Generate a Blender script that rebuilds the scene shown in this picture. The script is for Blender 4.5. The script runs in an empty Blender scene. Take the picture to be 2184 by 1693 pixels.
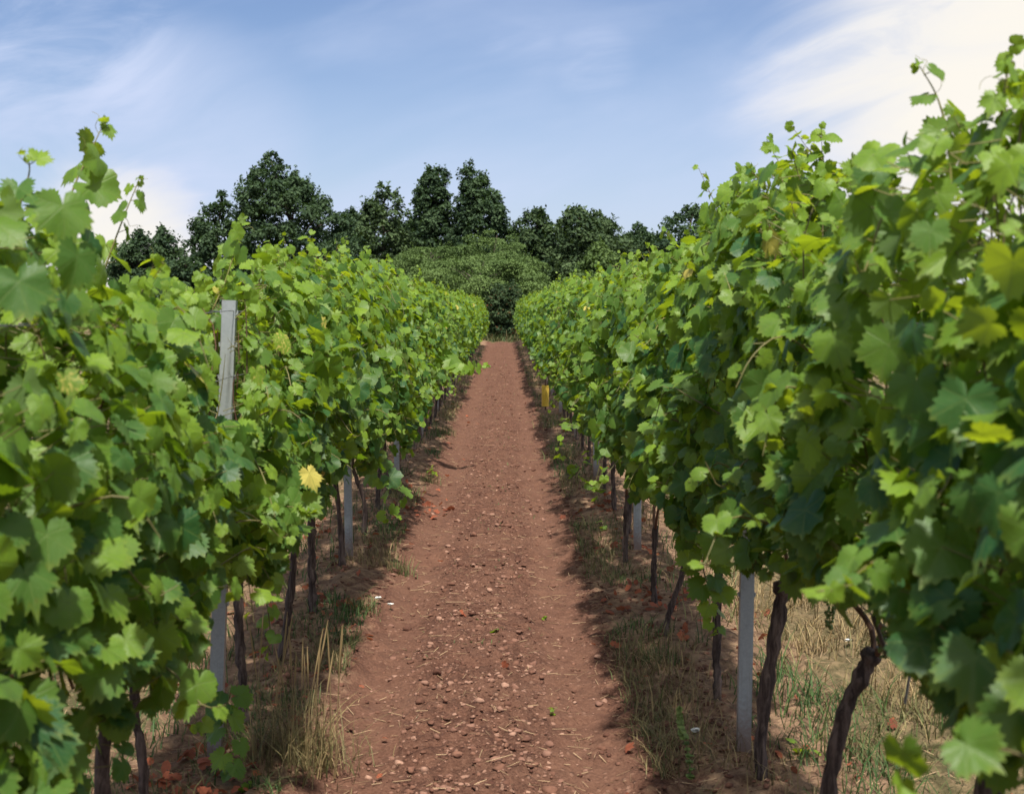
import bpy, math
import numpy as np
from mathutils import Vector, Matrix

# ------------------------------------------------------------------ camera, light, exposure
SC = bpy.context.scene
COL = SC.collection
R = math.radians
F = 3100.0                      # focal length in pixels of a 2184 px wide picture
EYE = 1.6
PITCH = math.atan(196.5 / F)    # the vineyard climbs: world z is square to the slope
YAW = math.atan(17.0 / F)

cam_d = bpy.data.cameras.new('camera')
cam = bpy.data.objects.new('camera', cam_d)
COL.objects.link(cam)
cam.location = (0, 0, EYE)
cam.rotation_euler = (R(90) - PITCH, 0, -YAW)
cam_d.sensor_width = 36
cam_d.lens = F / 2184 * 36
cam_d.clip_start = 0.05
cam_d.clip_end = 6000
cam_d.dof.use_dof = True
cam_d.dof.focus_distance = 9.5
cam_d.dof.aperture_fstop = 7.4
SC.camera = cam

SUN_EL, SUN_AZ = R(62), R(172)   # azimuth from +y (along the rows) towards +x
sun_dir = Vector((math.cos(SUN_EL) * math.sin(SUN_AZ), math.cos(SUN_EL) * math.cos(SUN_AZ), math.sin(SUN_EL)))
sun_d = bpy.data.lights.new('sun', 'SUN')
sun_d.energy = 4.3
sun_d.angle = R(2.5)          # the sun stands behind thin cirrus
sun_d.color = (1.0, 0.95, 0.86)
sun = bpy.data.objects.new('sun', sun_d)
COL.objects.link(sun)
sun.rotation_euler = (-sun_dir).to_track_quat('-Z', 'Y').to_euler()

SC.view_settings.view_transform = 'Standard'
SC.view_settings.look = 'None'
SC.view_settings.exposure = 0.87
SC.view_settings.gamma = 1.0
SC.render.film_transparent = False
SC.cycles.max_bounces = 10
SC.cycles.diffuse_bounces = 5
SC.cycles.transmission_bounces = 8
SC.cycles.sample_clamp_indirect = 6

CAM_M = cam.rotation_euler.to_matrix()


def ray(u, v):
    """direction of a pixel of the 2184 x 1693 photograph, scaled so that y = 1"""
    d = CAM_M @ Vector(((u - 1092) / F, -(v - 846.5) / F, -1))
    return d / d.y


def W(u, v, depth):
    d = ray(u, v) * depth
    return np.array((d.x, d.y, d.z + EYE))


# ------------------------------------------------------------------ node helpers
def N(nt, typ, loc=None, **kw):
    n = nt.nodes.new(typ)
    for k, v in kw.items():
        if k.startswith('i_'):
            n.inputs[k[2:].replace('_', ' ')].default_value = v
        else:
            setattr(n, k, v)
    return n


def L(nt, a, b):
    nt.links.new(a, b)


def math_n(nt, op, a, b=None, c=None, clamp=False):
    n = nt.nodes.new('ShaderNodeMath')
    n.operation = op
    n.use_clamp = clamp
    for i, x in enumerate((a, b, c)):
        if x is None:
            continue
        if isinstance(x, (int, float)):
            n.inputs[i].default_value = x
        else:
            nt.links.new(x, n.inputs[i])
    return n.outputs[0]


def mixc(nt, fac, a, b, mode='MIX'):
    n = nt.nodes.new('ShaderNodeMix')
    n.data_type = 'RGBA'
    n.blend_type = mode
    n.clamp_factor = True
    for sock, x in ((n.inputs[0], fac), (n.inputs[6], a), (n.inputs[7], b)):
        if isinstance(x, (int, float)):
            sock.default_value = x
        elif isinstance(x, tuple):
            sock.default_value = x if len(x) == 4 else (*x, 1)
        else:
            nt.links.new(x, sock)
    return n.outputs[2]


def sstep(nt, x, lo, hi):
    n = nt.nodes.new('ShaderNodeMapRange')
    n.interpolation_type = 'SMOOTHSTEP'
    n.inputs[1].default_value = lo
    n.inputs[2].default_value = hi
    nt.links.new(x, n.inputs[0])
    return n.outputs[0]


def noise(nt, vec, scale, detail=3.0, rough=0.55, dist=0.0):
    n = nt.nodes.new('ShaderNodeTexNoise')
    n.inputs['Scale'].default_value = scale
    n.inputs['Detail'].default_value = detail
    n.inputs['Roughness'].default_value = rough
    n.inputs['Distortion'].default_value = dist
    if vec is not None:
        nt.links.new(vec, n.inputs['Vector'])
    return n.outputs[0]


# ------------------------------------------------------------------ world
def make_world():
    w = bpy.data.worlds.new('World')
    SC.world = w
    w.use_nodes = True
    nt = w.node_tree
    nt.nodes.clear()
    out = N(nt, 'ShaderNodeOutputWorld')
    bg = N(nt, 'ShaderNodeBackground')
    bg.inputs['Strength'].default_value = 0.063
    sky = N(nt, 'ShaderNodeTexSky')
    sky.sky_type = 'NISHITA'
    sky.sun_disc = False
    sky.sun_elevation = SUN_EL
    sky.sun_rotation = SUN_AZ
    sky.altitude = 150
    sky.air_density = 1.0
    sky.dust_density = 0.4
    sky.ozone_density = 2.6
    tc = N(nt, 'ShaderNodeTexCoord')
    sep = N(nt, 'ShaderNodeSeparateXYZ')
    L(nt, tc.outputs['Generated'], sep.inputs[0])
    # wisps drawn out along a line climbing to the right
    turn = N(nt, 'ShaderNodeMapping')
    turn.inputs['Rotation'].default_value = (0, R(17), 0)
    L(nt, tc.outputs['Generated'], turn.inputs[0])

    def mapped(scale, off=(0, 0, 0)):
        m = N(nt, 'ShaderNodeMapping')
        m.inputs['Scale'].default_value = scale
        m.inputs['Location'].default_value = off
        L(nt, turn.outputs[0], m.inputs[0])
        return m.outputs[0]

    wisps = noise(nt, mapped((3.0, 3.0, 10.0), (3.1, 1.7, 0.4)), 1.0, 6, 0.5, 0.5)
    veil = noise(nt, mapped((2.2, 2.2, 6.0), (7.3, 2.2, 1.4)), 1.0, 4, 0.45, 0.4)
    fine = noise(nt, mapped((8.0, 8.0, 24.0), (1.1, 5.2, 0.3)), 1.0, 7, 0.58, 0.9)
    c1 = math_n(nt, 'MULTIPLY', sstep(nt, wisps, 0.45, 0.72), 0.42)
    c1 = math_n(nt, 'ADD', c1, math_n(nt, 'MULTIPLY', sstep(nt, veil, 0.36, 0.72), 0.34))

    def towards(u, v, lo, hi, ragged=0.0):
        d = ray(u, v).normalized()
        n = N(nt, 'ShaderNodeVectorMath', operation='DOT_PRODUCT')
        L(nt, tc.outputs['Generated'], n.inputs[0])
        n.inputs[1].default_value = d
        v = n.outputs['Value']
        if ragged:
            v = math_n(nt, 'ADD', v, math_n(nt, 'MULTIPLY', math_n(nt, 'SUBTRACT', math_n(nt, 'ADD', math_n(nt, 'MULTIPLY', fine, 0.5), math_n(nt, 'MULTIPLY', wisps, 0.5)), 0.5), ragged))
        return sstep(nt, v, lo, hi)

    # thick bright cloud towards the sun, a cumulus bank low behind the trees, a wisp high up
    near_sun = towards(2330, 90, math.cos(R(13.5)), math.cos(R(1.0)), 0.042)
    bank = math_n(nt, 'MULTIPLY', towards(250, 560, math.cos(R(4.6)), math.cos(R(1.0)), 0.006), 0.95)
    wisp = math_n(nt, 'MULTIPLY', towards(60, 40, math.cos(R(6.5)), math.cos(R(1.0))), math_n(nt, 'MULTIPLY', sstep(nt, fine, 0.38, 0.72), 0.7))
    wisp2 = math_n(nt, 'MULTIPLY', towards(420, 290, math.cos(R(5.0)), math.cos(R(0.2))), math_n(nt, 'MULTIPLY', fine, 0.85))
    wisp3 = math_n(nt, 'MULTIPLY', towards(1110, 105, math.cos(R(1.5)), math.cos(R(0.1)), 0.0003), math_n(nt, 'MULTIPLY', sstep(nt, fine, 0.46, 0.72), 0.22))
    wisp4 = math_n(nt, 'MULTIPLY', towards(1270, 140, math.cos(R(1.7)), math.cos(R(0.1)), 0.0004), math_n(nt, 'MULTIPLY', sstep(nt, fine, 0.44, 0.72), 0.25))
    # bright glow added round the sun, unseen behind the camera, as fill light
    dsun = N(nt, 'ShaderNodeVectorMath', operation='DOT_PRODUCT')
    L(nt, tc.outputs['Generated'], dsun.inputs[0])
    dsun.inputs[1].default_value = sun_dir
    fill_glow = sstep(nt, dsun.outputs['Value'], math.cos(R(55)), math.cos(R(4)))
    # paler air low down
    low = math_n(nt, 'SUBTRACT', 1.0, sstep(nt, sep.outputs[2], 0.02, 0.20))
    low = math_n(nt, 'MULTIPLY', low, 0.40)
    tot = c1
    for x in (near_sun, bank, wisp, wisp2, wisp3, wisp4, low):
        tot = math_n(nt, 'ADD', tot, x)
    tot = math_n(nt, 'MINIMUM', tot, 1.0)
    warm = math_n(nt, 'MINIMUM', math_n(nt, 'ADD', near_sun, bank), 1.0)
    cloud = mixc(nt, warm, (5.4, 6.2, 8.2), (8.6, 8.2, 7.5))
    base = mixc(nt, 1.0, sky.outputs[0], (0.87, 0.87, 1.0), 'MULTIPLY')
    col = mixc(nt, tot, base, cloud)
    col = mixc(nt, fill_glow, col, (14, 13.5, 12.4))
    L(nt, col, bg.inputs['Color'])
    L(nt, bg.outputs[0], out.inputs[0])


make_world()


# ------------------------------------------------------------------ mesh helpers
class MB:
    """collects vertices, polygons, a colour per vertex, a material per polygon; builds ONE mesh object"""

    def __init__(self):
        self.v, self.a, self.nv = [], [], 0
        self.f, self.m = [], []

    def add(self, verts, faces, attr=None, mat=0):
        verts = np.asarray(verts, dtype=np.float32).reshape(-1, 3)
        faces = np.asarray(faces, dtype=np.int32)
        self.v.append(verts)
        if attr is None:
            attr = np.zeros((len(verts), 4), np.float32)
        attr = np.broadcast_to(np.asarray(attr, np.float32), (len(verts), 4))
        self.a.append(attr)
        self.f.append(faces + self.nv)
        self.m.append(np.full(len(faces), mat, np.int32))
        self.nv += len(verts)

    def mesh(self, name, mats, smooth=True):
        me = bpy.data.meshes.new(name)
        V = np.concatenate(self.v)
        A = np.concatenate(self.a)
        loops = np.concatenate([f.ravel() for f in self.f])
        sizes = np.concatenate([np.full(len(f), f.shape[1], np.int32) for f in self.f])
        starts = np.concatenate([[0], np.cumsum(sizes)[:-1]]).astype(np.int32)
        M = np.concatenate(self.m)
        me.vertices.add(len(V))
        me.vertices.foreach_set('co', V.ravel())
        me.loops.add(len(loops))
        me.loops.foreach_set('vertex_index', loops)
        me.polygons.add(len(sizes))
        me.polygons.foreach_set('loop_start', starts)
        me.polygons.foreach_set('material_index', M)
        me.polygons.foreach_set('use_smooth', np.full(len(sizes), smooth, dtype=bool))
        at = me.attributes.new('tone', 'FLOAT_COLOR', 'POINT')
        at.data.foreach_set('color', A.ravel().astype(np.float32))
        for m in mats:
            me.materials.append(m)
        me.update(calc_edges=True)
        return me

    def build(self, name, mats, parent=None, smooth=True):
        me = self.mesh(name, mats, smooth)
        o = bpy.data.objects.new(name, me)
        COL.objects.link(o)
        if parent is not None:
            o.parent = parent
        return o


def empty(name, loc=(0, 0, 0), rz=0.0):
    o = bpy.data.objects.new(name, None)
    o.empty_display_size = 0.2
    COL.objects.link(o)
    o.location = loc
    o.rotation_euler = (0, 0, rz)
    return o


def tag(o, label=None, cat=None, group=None, kind=None):
    for k, v in (('label', label), ('category', cat), ('group', group), ('kind', kind)):
        if v:
            o[k] = v
    return o


def copy_tree(o, parent=None):
    c = o.copy()
    COL.objects.link(c)
    if parent is not None:
        c.parent = parent
    for ch in list(o.children):
        copy_tree(ch, c)
    return c


def unit(a):
    return a / np.maximum(np.linalg.norm(a, axis=-1, keepdims=True), 1e-9)


def spline(pts, n):
    """Catmull-Rom through pts, n samples"""
    P = np.asarray(pts, float)
    P = np.vstack([2 * P[0] - P[1], P, 2 * P[-1] - P[-2]])
    k = len(P) - 3
    t = np.linspace(0, k - 1e-6, n)
    i = t.astype(int)
    f = (t - i)[:, None]
    p0, p1, p2, p3 = P[i], P[i + 1], P[i + 2], P[i + 3]
    return 0.5 * (2 * p1 + (p2 - p0) * f + (2 * p0 - 5 * p1 + 4 * p2 - p3) * f ** 2 + (3 * p1 - p0 - 3 * p2 + p3) * f ** 3)


def tube(mb, pts, radii, sides=6, attr=None, mat=0, rough=0.0, rng=None, cap=True):
    P = np.asarray(pts, float)
    n = len(P)
    T = unit(np.gradient(P, axis=0))
    ref = np.array([1.0, 0, 0]) if abs(T[0, 0]) < 0.8 else np.array([0, 1.0, 0])
    B = unit(np.cross(T, ref))
    C = np.cross(T, B)
    a = np.linspace(0, 2 * np.pi, sides, endpoint=False)
    rad = np.asarray(radii, float)[:, None] * np.ones((1, sides))
    if rough and rng is not None:
        ridge = 1 + rough * (rng.random((1, sides)) - 0.5) * 1.2
        rad = rad * ridge * (1 + rough * (rng.random((n, sides)) - 0.5))
    V = P[:, None] + rad[..., None] * (np.cos(a)[None, :, None] * B[:, None] + np.sin(a)[None, :, None] * C[:, None])
    idx = np.arange(n * sides).reshape(n, sides)
    q = np.stack([idx[:-1], np.roll(idx[:-1], -1, 1), np.roll(idx[1:], -1, 1), idx[1:]], -1).reshape(-1, 4)
    V = V.reshape(-1, 3)
    mb.add(V, q, attr, mat)
    if cap:
        mb.add(np.vstack([V[-sides:], P[-1] + T[-1] * radii[-1] * 0.3]),
               [(i, (i + 1) % sides, sides) for i in range(sides)], attr, mat)


_TAB = {}


def vnoise(x, y, seed=0):
    """value noise on arrays, 0..1"""
    if seed not in _TAB:
        _TAB[seed] = np.random.default_rng(seed).random(65536).astype(np.float32)
    tab = _TAB[seed]
    xi, yi = np.floor(x).astype(np.int64), np.floor(y).astype(np.int64)
    fx, fy = x - xi, y - yi
    fx, fy = fx * fx * (3 - 2 * fx), fy * fy * (3 - 2 * fy)
    h = lambda a, b: tab[(a * 7919 + b * 104729 + (a * b) % 911) & 65535]
    return (h(xi, yi) * (1 - fx) + h(xi + 1, yi) * fx) * (1 - fy) + (h(xi, yi + 1) * (1 - fx) + h(xi + 1, yi + 1) * fx) * fy


def fbm(x, y, seed=0, oct=4):
    s, a, t = 0, 1.0, 0
    for k in range(oct):
        s = s + a * vnoise(x * 2 ** k + 13.7 * k, y * 2 ** k - 5.1 * k, seed + k)
        t += a
        a *= 0.5
    return s / t


# ------------------------------------------------------------------ materials
def new_mat(name):
    m = bpy.data.materials.new(name)
    m.use_nodes = True
    nt = m.node_tree
    nt.nodes.clear()
    out = N(nt, 'ShaderNodeOutputMaterial')
    return m, nt, out


def bump(nt, height, strength, dist):
    b = N(nt, 'ShaderNodeBump')
    b.inputs['Strength'].default_value = strength
    b.inputs['Distance'].default_value = dist
    L(nt, height, b.inputs['Height'])
    return b.outputs[0]


def leaf_material():
    """tone = (leaf x, leaf y, light/dark of this leaf, yellowness)"""
    m, nt, out = new_mat('vine_leaf')
    at = N(nt, 'ShaderNodeAttribute', attribute_name='tone')
    sep = N(nt, 'ShaderNodeSeparateColor')
    L(nt, at.outputs['Color'], sep.inputs[0])
    x, y, tone, yel = sep.outputs[0], sep.outputs[1], sep.outputs[2], at.outputs['Alpha']
    ang = math_n(nt, 'ABSOLUTE', math_n(nt, 'ARCTAN2', x, y))
    rr = math_n(nt, 'SQRT', math_n(nt, 'ADD', math_n(nt, 'MULTIPLY', x, x), math_n(nt, 'MULTIPLY', y, y)))
    dmin = None
    for a in (0.0, 0.88, 1.9):
        d = math_n(nt, 'ABSOLUTE', math_n(nt, 'SUBTRACT', ang, a))
        d = math_n(nt, 'MULTIPLY', d, rr)
        dmin = d if dmin is None else math_n(nt, 'MINIMUM', dmin, d)
    vein = math_n(nt, 'SUBTRACT', 1.0, sstep(nt, dmin, 0.004, 0.03))
    side = math_n(nt, 'SINE', math_n(nt, 'MULTIPLY', math_n(nt, 'SUBTRACT', rr, math_n(nt, 'MULTIPLY', dmin, 0.8)), 42.0))
    side = sstep(nt, side, 0.80, 1.0)
    vein = math_n(nt, 'MAXIMUM', vein, math_n(nt, 'MULTIPLY', side, 0.35))
    xyz = N(nt, 'ShaderNodeCombineXYZ')
    L(nt, x, xyz.inputs[0])
    L(nt, y, xyz.inputs[1])
    L(nt, math_n(nt, 'MULTIPLY', tone, 37.0), xyz.inputs[2])
    nz = noise(nt, xyz.outputs[0], 5.0, 3)
    # upper side
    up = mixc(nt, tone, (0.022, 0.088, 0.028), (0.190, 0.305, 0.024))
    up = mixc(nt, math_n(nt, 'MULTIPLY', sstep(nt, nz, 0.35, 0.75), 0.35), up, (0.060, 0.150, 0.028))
    blotch = sstep(nt, math_n(nt, 'ADD', nz, math_n(nt, 'SUBTRACT', yel, 0.5)), 0.42, 0.62)
    blotch = math_n(nt, 'MULTIPLY', blotch, sstep(nt, yel, 0.05, 0.25))
    up = mixc(nt, blotch, up, (0.58, 0.50, 0.12))
    nz2 = noise(nt, xyz.outputs[0], 9.0, 2)
    rim = math_n(nt, 'MULTIPLY', sstep(nt, math_n(nt, 'ADD', rr, math_n(nt, 'MULTIPLY', nz2, 0.5)), 1.02, 1.22), 0.55)
    spot = math_n(nt, 'MULTIPLY', sstep(nt, nz2, 0.70, 0.76), 0.7)
    up = mixc(nt, rim, up, (0.17, 0.21, 0.03))
    up = mixc(nt, spot, up, (0.13, 0.075, 0.030))
    up = mixc(nt, math_n(nt, 'MULTIPLY', vein, 0.55), up, (0.17, 0.25, 0.06))
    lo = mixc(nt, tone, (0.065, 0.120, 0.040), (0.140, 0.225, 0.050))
    lo = mixc(nt, blotch, lo, (0.42, 0.36, 0.08))
    lo = mixc(nt, math_n(nt, 'MULTIPLY', vein, 0.5), lo, (0.15, 0.20, 0.09))
    geo = N(nt, 'ShaderNodeNewGeometry')
    colr = mixc(nt, geo.outputs['Backfacing'], up, lo)
    tr = mixc(nt, tone, (0.140, 0.270, 0.008), (0.46, 0.57, 0.018))
    tr = mixc(nt, blotch, tr, (0.66, 0.54, 0.10))
    tr = mixc(nt, math_n(nt, 'MULTIPLY', vein, 0.45), tr, (0.08, 0.13, 0.015))
    hb = math_n(nt, 'ADD', math_n(nt, 'MULTIPLY', nz, 0.6), math_n(nt, 'MULTIPLY', vein, -0.5))
    nrm = bump(nt, hb, 0.35, 0.004)
    p = N(nt, 'ShaderNodeBsdfPrincipled')
    L(nt, colr, p.inputs['Base Color'])
    rgh = math_n(nt, 'ADD', 0.46, math_n(nt, 'MULTIPLY', geo.outputs['Backfacing'], 0.3))
    L(nt, rgh, p.inputs['Roughness'])
    p.inputs['Specular IOR Level'].default_value = 0.34
    L(nt, nrm, p.inputs['Normal'])
    t = N(nt, 'ShaderNodeBsdfTranslucent')
    L(nt, tr, t.inputs['Color'])
    add = N(nt, 'ShaderNodeMixShader')
    add.inputs[0].default_value = 0.45
    L(nt, p.outputs[0], add.inputs[1])
    L(nt, t.outputs[0], add.inputs[2])
    L(nt, add.outputs[0], out.inputs[0])
    return m


def tree_leaf_material(name, dark, light, trans, tfac=0.25, rough=0.5):
    m, nt, out = new_mat(name)
    at = N(nt, 'ShaderNodeAttribute', attribute_name='tone')
    sep = N(nt, 'ShaderNodeSeparateColor')
    L(nt, at.outputs['Color'], sep.inputs[0])
    col = mixc(nt, sep.outputs[2], dark, light)
    col = mixc(nt, at.outputs['Alpha'], col, (0.16, 0.055, 0.025))
    p = N(nt, 'ShaderNodeBsdfPrincipled')
    L(nt, col, p.inputs['Base Color'])
    p.inputs['Roughness'].default_value = 0.7
    p.inputs['Specular IOR Level'].default_value = 0.15
    t = N(nt, 'ShaderNodeBsdfTranslucent')
    t.inputs['Color'].default_value = (*trans, 1)
    mx = N(nt, 'ShaderNodeMixShader')
    mx.inputs[0].default_value = tfac
    L(nt, p.outputs[0], mx.inputs[1])
    L(nt, t.outputs[0], mx.inputs[2])
    L(nt, mx.outputs[0], out.inputs[0])
    return m


def bark_material(name, a, b, scale=60):
    m, nt, out = new_mat(name)
    tc = N(nt, 'ShaderNodeTexCoord')
    mp = N(nt, 'ShaderNodeMapping')
    mp.inputs['Scale'].default_value = (1, 1, 0.14)
    L(nt, tc.outputs['Object'], mp.inputs[0])
    n1 = noise(nt, mp.outputs[0], scale, 5, 0.65, 0.6)
    n2 = noise(nt, tc.outputs['Object'], scale * 0.25, 3)
    c = mixc(nt, sstep(nt, n1, 0.35, 0.7), a, b)
    c = mixc(nt, math_n(nt, 'MULTIPLY', sstep(nt, n2, 0.5, 0.7), 0.4), c, tuple(x * 0.5 for x in a))
    p = N(nt, 'ShaderNodeBsdfPrincipled')
    L(nt, c, p.inputs['Base Color'])
    p.inputs['Roughness'].default_value = 0.9
    p.inputs['Specular IOR Level'].default_value = 0.15
    L(nt, bump(nt, n1, 0.9, 0.012), p.inputs['Normal'])
    L(nt, p.outputs[0], out.inputs[0])
    return m


def plain_material(name, dark, light, rough=0.7, trans=None, tfac=0.0, spec=0.3):
    """colour runs dark..light with the third channel of tone"""
    m, nt, out = new_mat(name)
    at = N(nt, 'ShaderNodeAttribute', attribute_name='tone')
    sep = N(nt, 'ShaderNodeSeparateColor')
    L(nt, at.outputs['Color'], sep.inputs[0])
    tc = N(nt, 'ShaderNodeTexCoord')
    n1 = noise(nt, tc.outputs['Object'], 90, 3)
    c = mixc(nt, sep.outputs[2], dark, light)
    c = mixc(nt, math_n(nt, 'MULTIPLY', sstep(nt, n1, 0.35, 0.75), 0.35), c, tuple(x * 0.55 for x in dark))
    p = N(nt, 'ShaderNodeBsdfPrincipled')
    L(nt, c, p.inputs['Base Color'])
    p.inputs['Roughness'].default_value = rough
    p.inputs['Specular IOR Level'].default_value = spec
    if tfac:
        t = N(nt, 'ShaderNodeBsdfTranslucent')
        t.inputs['Color'].default_value = (*(trans or light), 1)
        mx = N(nt, 'ShaderNodeMixShader')
        mx.inputs[0].default_value = tfac
        L(nt, p.outputs[0], mx.inputs[1])
        L(nt, t.outputs[0], mx.inputs[2])
        L(nt, mx.outputs[0], out.inputs[0])
    else:
        L(nt, p.outputs[0], out.inputs[0])
    return m


def grass_material():
    """third channel of tone: 0 green .. 1 straw; first channel: brightness"""
    m, nt, out = new_mat('grass_blade')
    at = N(nt, 'ShaderNodeAttribute', attribute_name='tone')
    sep = N(nt, 'ShaderNodeSeparateColor')
    L(nt, at.outputs['Color'], sep.inputs[0])
    g = mixc(nt, sep.outputs[0], (0.028, 0.062, 0.018), (0.075, 0.135, 0.035))
    s = mixc(nt, sep.outputs[0], (0.13, 0.085, 0.040), (0.36, 0.265, 0.130))
    c = mixc(nt, sep.outputs[2], g, s)
    p = N(nt, 'ShaderNodeBsdfPrincipled')
    L(nt, c, p.inputs['Base Color'])
    p.inputs['Roughness'].default_value = 0.6
    p.inputs['Specular IOR Level'].default_value = 0.25
    t = N(nt, 'ShaderNodeBsdfTranslucent')
    L(nt, c, t.inputs['Color'])
    mx = N(nt, 'ShaderNodeMixShader')
    mx.inputs[0].default_value = 0.3
    L(nt, p.outputs[0], mx.inputs[1])
    L(nt, t.outputs[0], mx.inputs[2])
    L(nt, mx.outputs[0], out.inputs[0])
    return m


def metal_material():
    m, nt, out = new_mat('galvanised_steel')
    tc = N(nt, 'ShaderNodeTexCoord')
    v = N(nt, 'ShaderNodeTexVoronoi')
    v.inputs['Scale'].default_value = 120
    L(nt, tc.outputs['Object'], v.inputs['Vector'])
    sp = N(nt, 'ShaderNodeSeparateColor')
    L(nt, v.outputs['Color'], sp.inputs[0])
    n1 = noise(nt, tc.outputs['Object'], 14, 5, 0.65)
    n2 = noise(nt, tc.outputs['Object'], 60, 3, 0.6)
    c = mixc(nt, sp.outputs[0], (0.265, 0.285, 0.295), (0.300, 0.320, 0.330))
    c = mixc(nt, math_n(nt, 'MULTIPLY', sstep(nt, n1, 0.5, 0.75), 0.6), c, (0.18, 0.185, 0.185))
    c = mixc(nt, math_n(nt, 'MULTIPLY', sstep(nt, n2, 0.62, 0.74), 0.25), c, (0.44, 0.45, 0.44))
    sx = N(nt, 'ShaderNodeSeparateXYZ')
    L(nt, tc.outputs['Object'], sx.inputs[0])
    splash = math_n(nt, 'SUBTRACT', 1.0, sstep(nt, math_n(nt, 'ADD', sx.outputs[2], math_n(nt, 'MULTIPLY', math_n(nt, 'SUBTRACT', n2, 0.5), 0.25)), 0.02, 0.20))
    c = mixc(nt, math_n(nt, 'MULTIPLY', splash, 0.75), c, (0.17, 0.095, 0.065))
    mp = N(nt, 'ShaderNodeMapping')
    mp.inputs['Scale'].default_value = (60, 60, 2.5)
    L(nt, tc.outputs['Object'], mp.inputs[0])
    streak = noise(nt, mp.outputs[0], 1.0, 3)
    c = mixc(nt, math_n(nt, 'MULTIPLY', sstep(nt, streak, 0.55, 0.72), 0.45), c, (0.17, 0.155, 0.14))
    p = N(nt, 'ShaderNodeBsdfPrincipled')
    L(nt, c, p.inputs['Base Color'])
    p.inputs['Metallic'].default_value = 0.45
    L(nt, math_n(nt, 'ADD', 0.34, math_n(nt, 'MULTIPLY', n1, 0.2)), p.inputs['Roughness'])
    L(nt, p.outputs[0], out.inputs[0])
    return m


PATH_L, PATH_R = -0.66, 0.46


def soil_material(name):
    """red-brown tilled earth on the path, straw-littered earth under the rows, dry turf between the next rows;
    first channel of tone = 1 on the path, third = straw / turf"""
    m, nt, out = new_mat(name)
    at = N(nt, 'ShaderNodeAttribute', attribute_name='tone')
    sep = N(nt, 'ShaderNodeSeparateColor')
    L(nt, at.outputs['Color'], sep.inputs[0])
    tc = N(nt, 'ShaderNodeTexCoord')
    ob = tc.outputs['Object']
    nb = noise(nt, ob, 1.6, 5, 0.6)
    nm = noise(nt, ob, 14, 5, 0.65, 0.3)
    nf = noise(nt, ob, 75, 5, 0.7)
    vor = N(nt, 'ShaderNodeTexVoronoi')
    vor.inputs['Scale'].default_value = 34
    vor.inputs['Randomness'].default_value = 1
    L(nt, ob, vor.inputs['Vector'])
    vs = N(nt, 'ShaderNodeSeparateColor')
    L(nt, vor.outputs['Color'], vs.inputs[0])
    c = mixc(nt, sstep(nt, nm, 0.3, 0.7), (0.072, 0.032, 0.022), (0.154, 0.074, 0.049))
    c = mixc(nt, math_n(nt, 'MULTIPLY', sstep(nt, nb, 0.4, 0.7), 0.5), c, (0.158, 0.082, 0.054))
    c = mixc(nt, math_n(nt, 'MULTIPLY', sstep(nt, nf, 0.45, 0.75), 0.55), c, (0.255, 0.142, 0.098))
    c = mixc(nt, math_n(nt, 'MULTIPLY', sstep(nt, nf, 0.52, 0.25), 0.65), c, (0.038, 0.018, 0.014))
    # pale crumbs of stone pressed into the middle
    crumbs = math_n(nt, 'MULTIPLY', sstep(nt, vor.outputs['Distance'], 0.36, 0.22), sstep(nt, vs.outputs[0], 0.72, 0.80))
    c = mixc(nt, math_n(nt, 'MULTIPLY', crumbs, 0.6), c, (0.330, 0.190, 0.135))
    # the two wheel tracks: fine earth pressed smooth
    track = sstep(nt, math_n(nt, 'ADD', sep.outputs[1], math_n(nt, 'MULTIPLY', math_n(nt, 'SUBTRACT', nb, 0.5), 0.8)), 0.25, 0.85)
    c = mixc(nt, math_n(nt, 'MULTIPLY', track, 0.42), c, mixc(nt, nm, (0.098, 0.048, 0.032), (0.148, 0.076, 0.050)))
    # off the path
    off = math_n(nt, 'SUBTRACT', 1.0, sep.outputs[0])
    dry = mixc(nt, sstep(nt, nm, 0.35, 0.65), (0.145, 0.083, 0.057), (0.340, 0.225, 0.140))
    dry = mixc(nt, math_n(nt, 'MULTIPLY', sstep(nt, nf, 0.5, 0.75), 0.5), dry, (0.360, 0.260, 0.150))
    edge = sstep(nt, math_n(nt, 'ADD', math_n(nt, 'ADD', off, math_n(nt, 'MULTIPLY', math_n(nt, 'SUBTRACT', nb, 0.5), 1.3)), math_n(nt, 'MULTIPLY', math_n(nt, 'SUBTRACT', nm, 0.5), 1.1)), 0.35, 0.9)
    c = mixc(nt, math_n(nt, 'MULTIPLY', edge, 0.75), c, dry)
    turf = sstep(nt, math_n(nt, 'ADD', sep.outputs[2], math_n(nt, 'SUBTRACT', nb, 0.55)), 0.35, 0.75)
    gr = mixc(nt, sstep(nt, nm, 0.35, 0.65), (0.055, 0.078, 0.028), (0.165, 0.140, 0.068))
    c = mixc(nt, math_n(nt, 'MULTIPLY', turf, 0.55), c, gr)
    p = N(nt, 'ShaderNodeBsdfPrincipled')
    L(nt, c, p.inputs['Base Color'])
    p.inputs['Roughness'].default_value = 0.95
    p.inputs['Specular IOR Level'].default_value = 0.1
    h = math_n(nt, 'ADD', math_n(nt, 'MULTIPLY', nm, 1.0), math_n(nt, 'MULTIPLY', nf, 0.6))
    h = math_n(nt, 'ADD', h, math_n(nt, 'MULTIPLY', crumbs, 0.35))
    b = N(nt, 'ShaderNodeBump')
    L(nt, math_n(nt, 'SUBTRACT', 0.95, math_n(nt, 'MULTIPLY', track, 0.3)), b.inputs['Strength'])
    b.inputs['Distance'].default_value = 0.03
    L(nt, h, b.inputs['Height'])
    L(nt, b.outputs[0], p.inputs['Normal'])
    L(nt, p.outputs[0], out.inputs[0])
    return m


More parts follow.
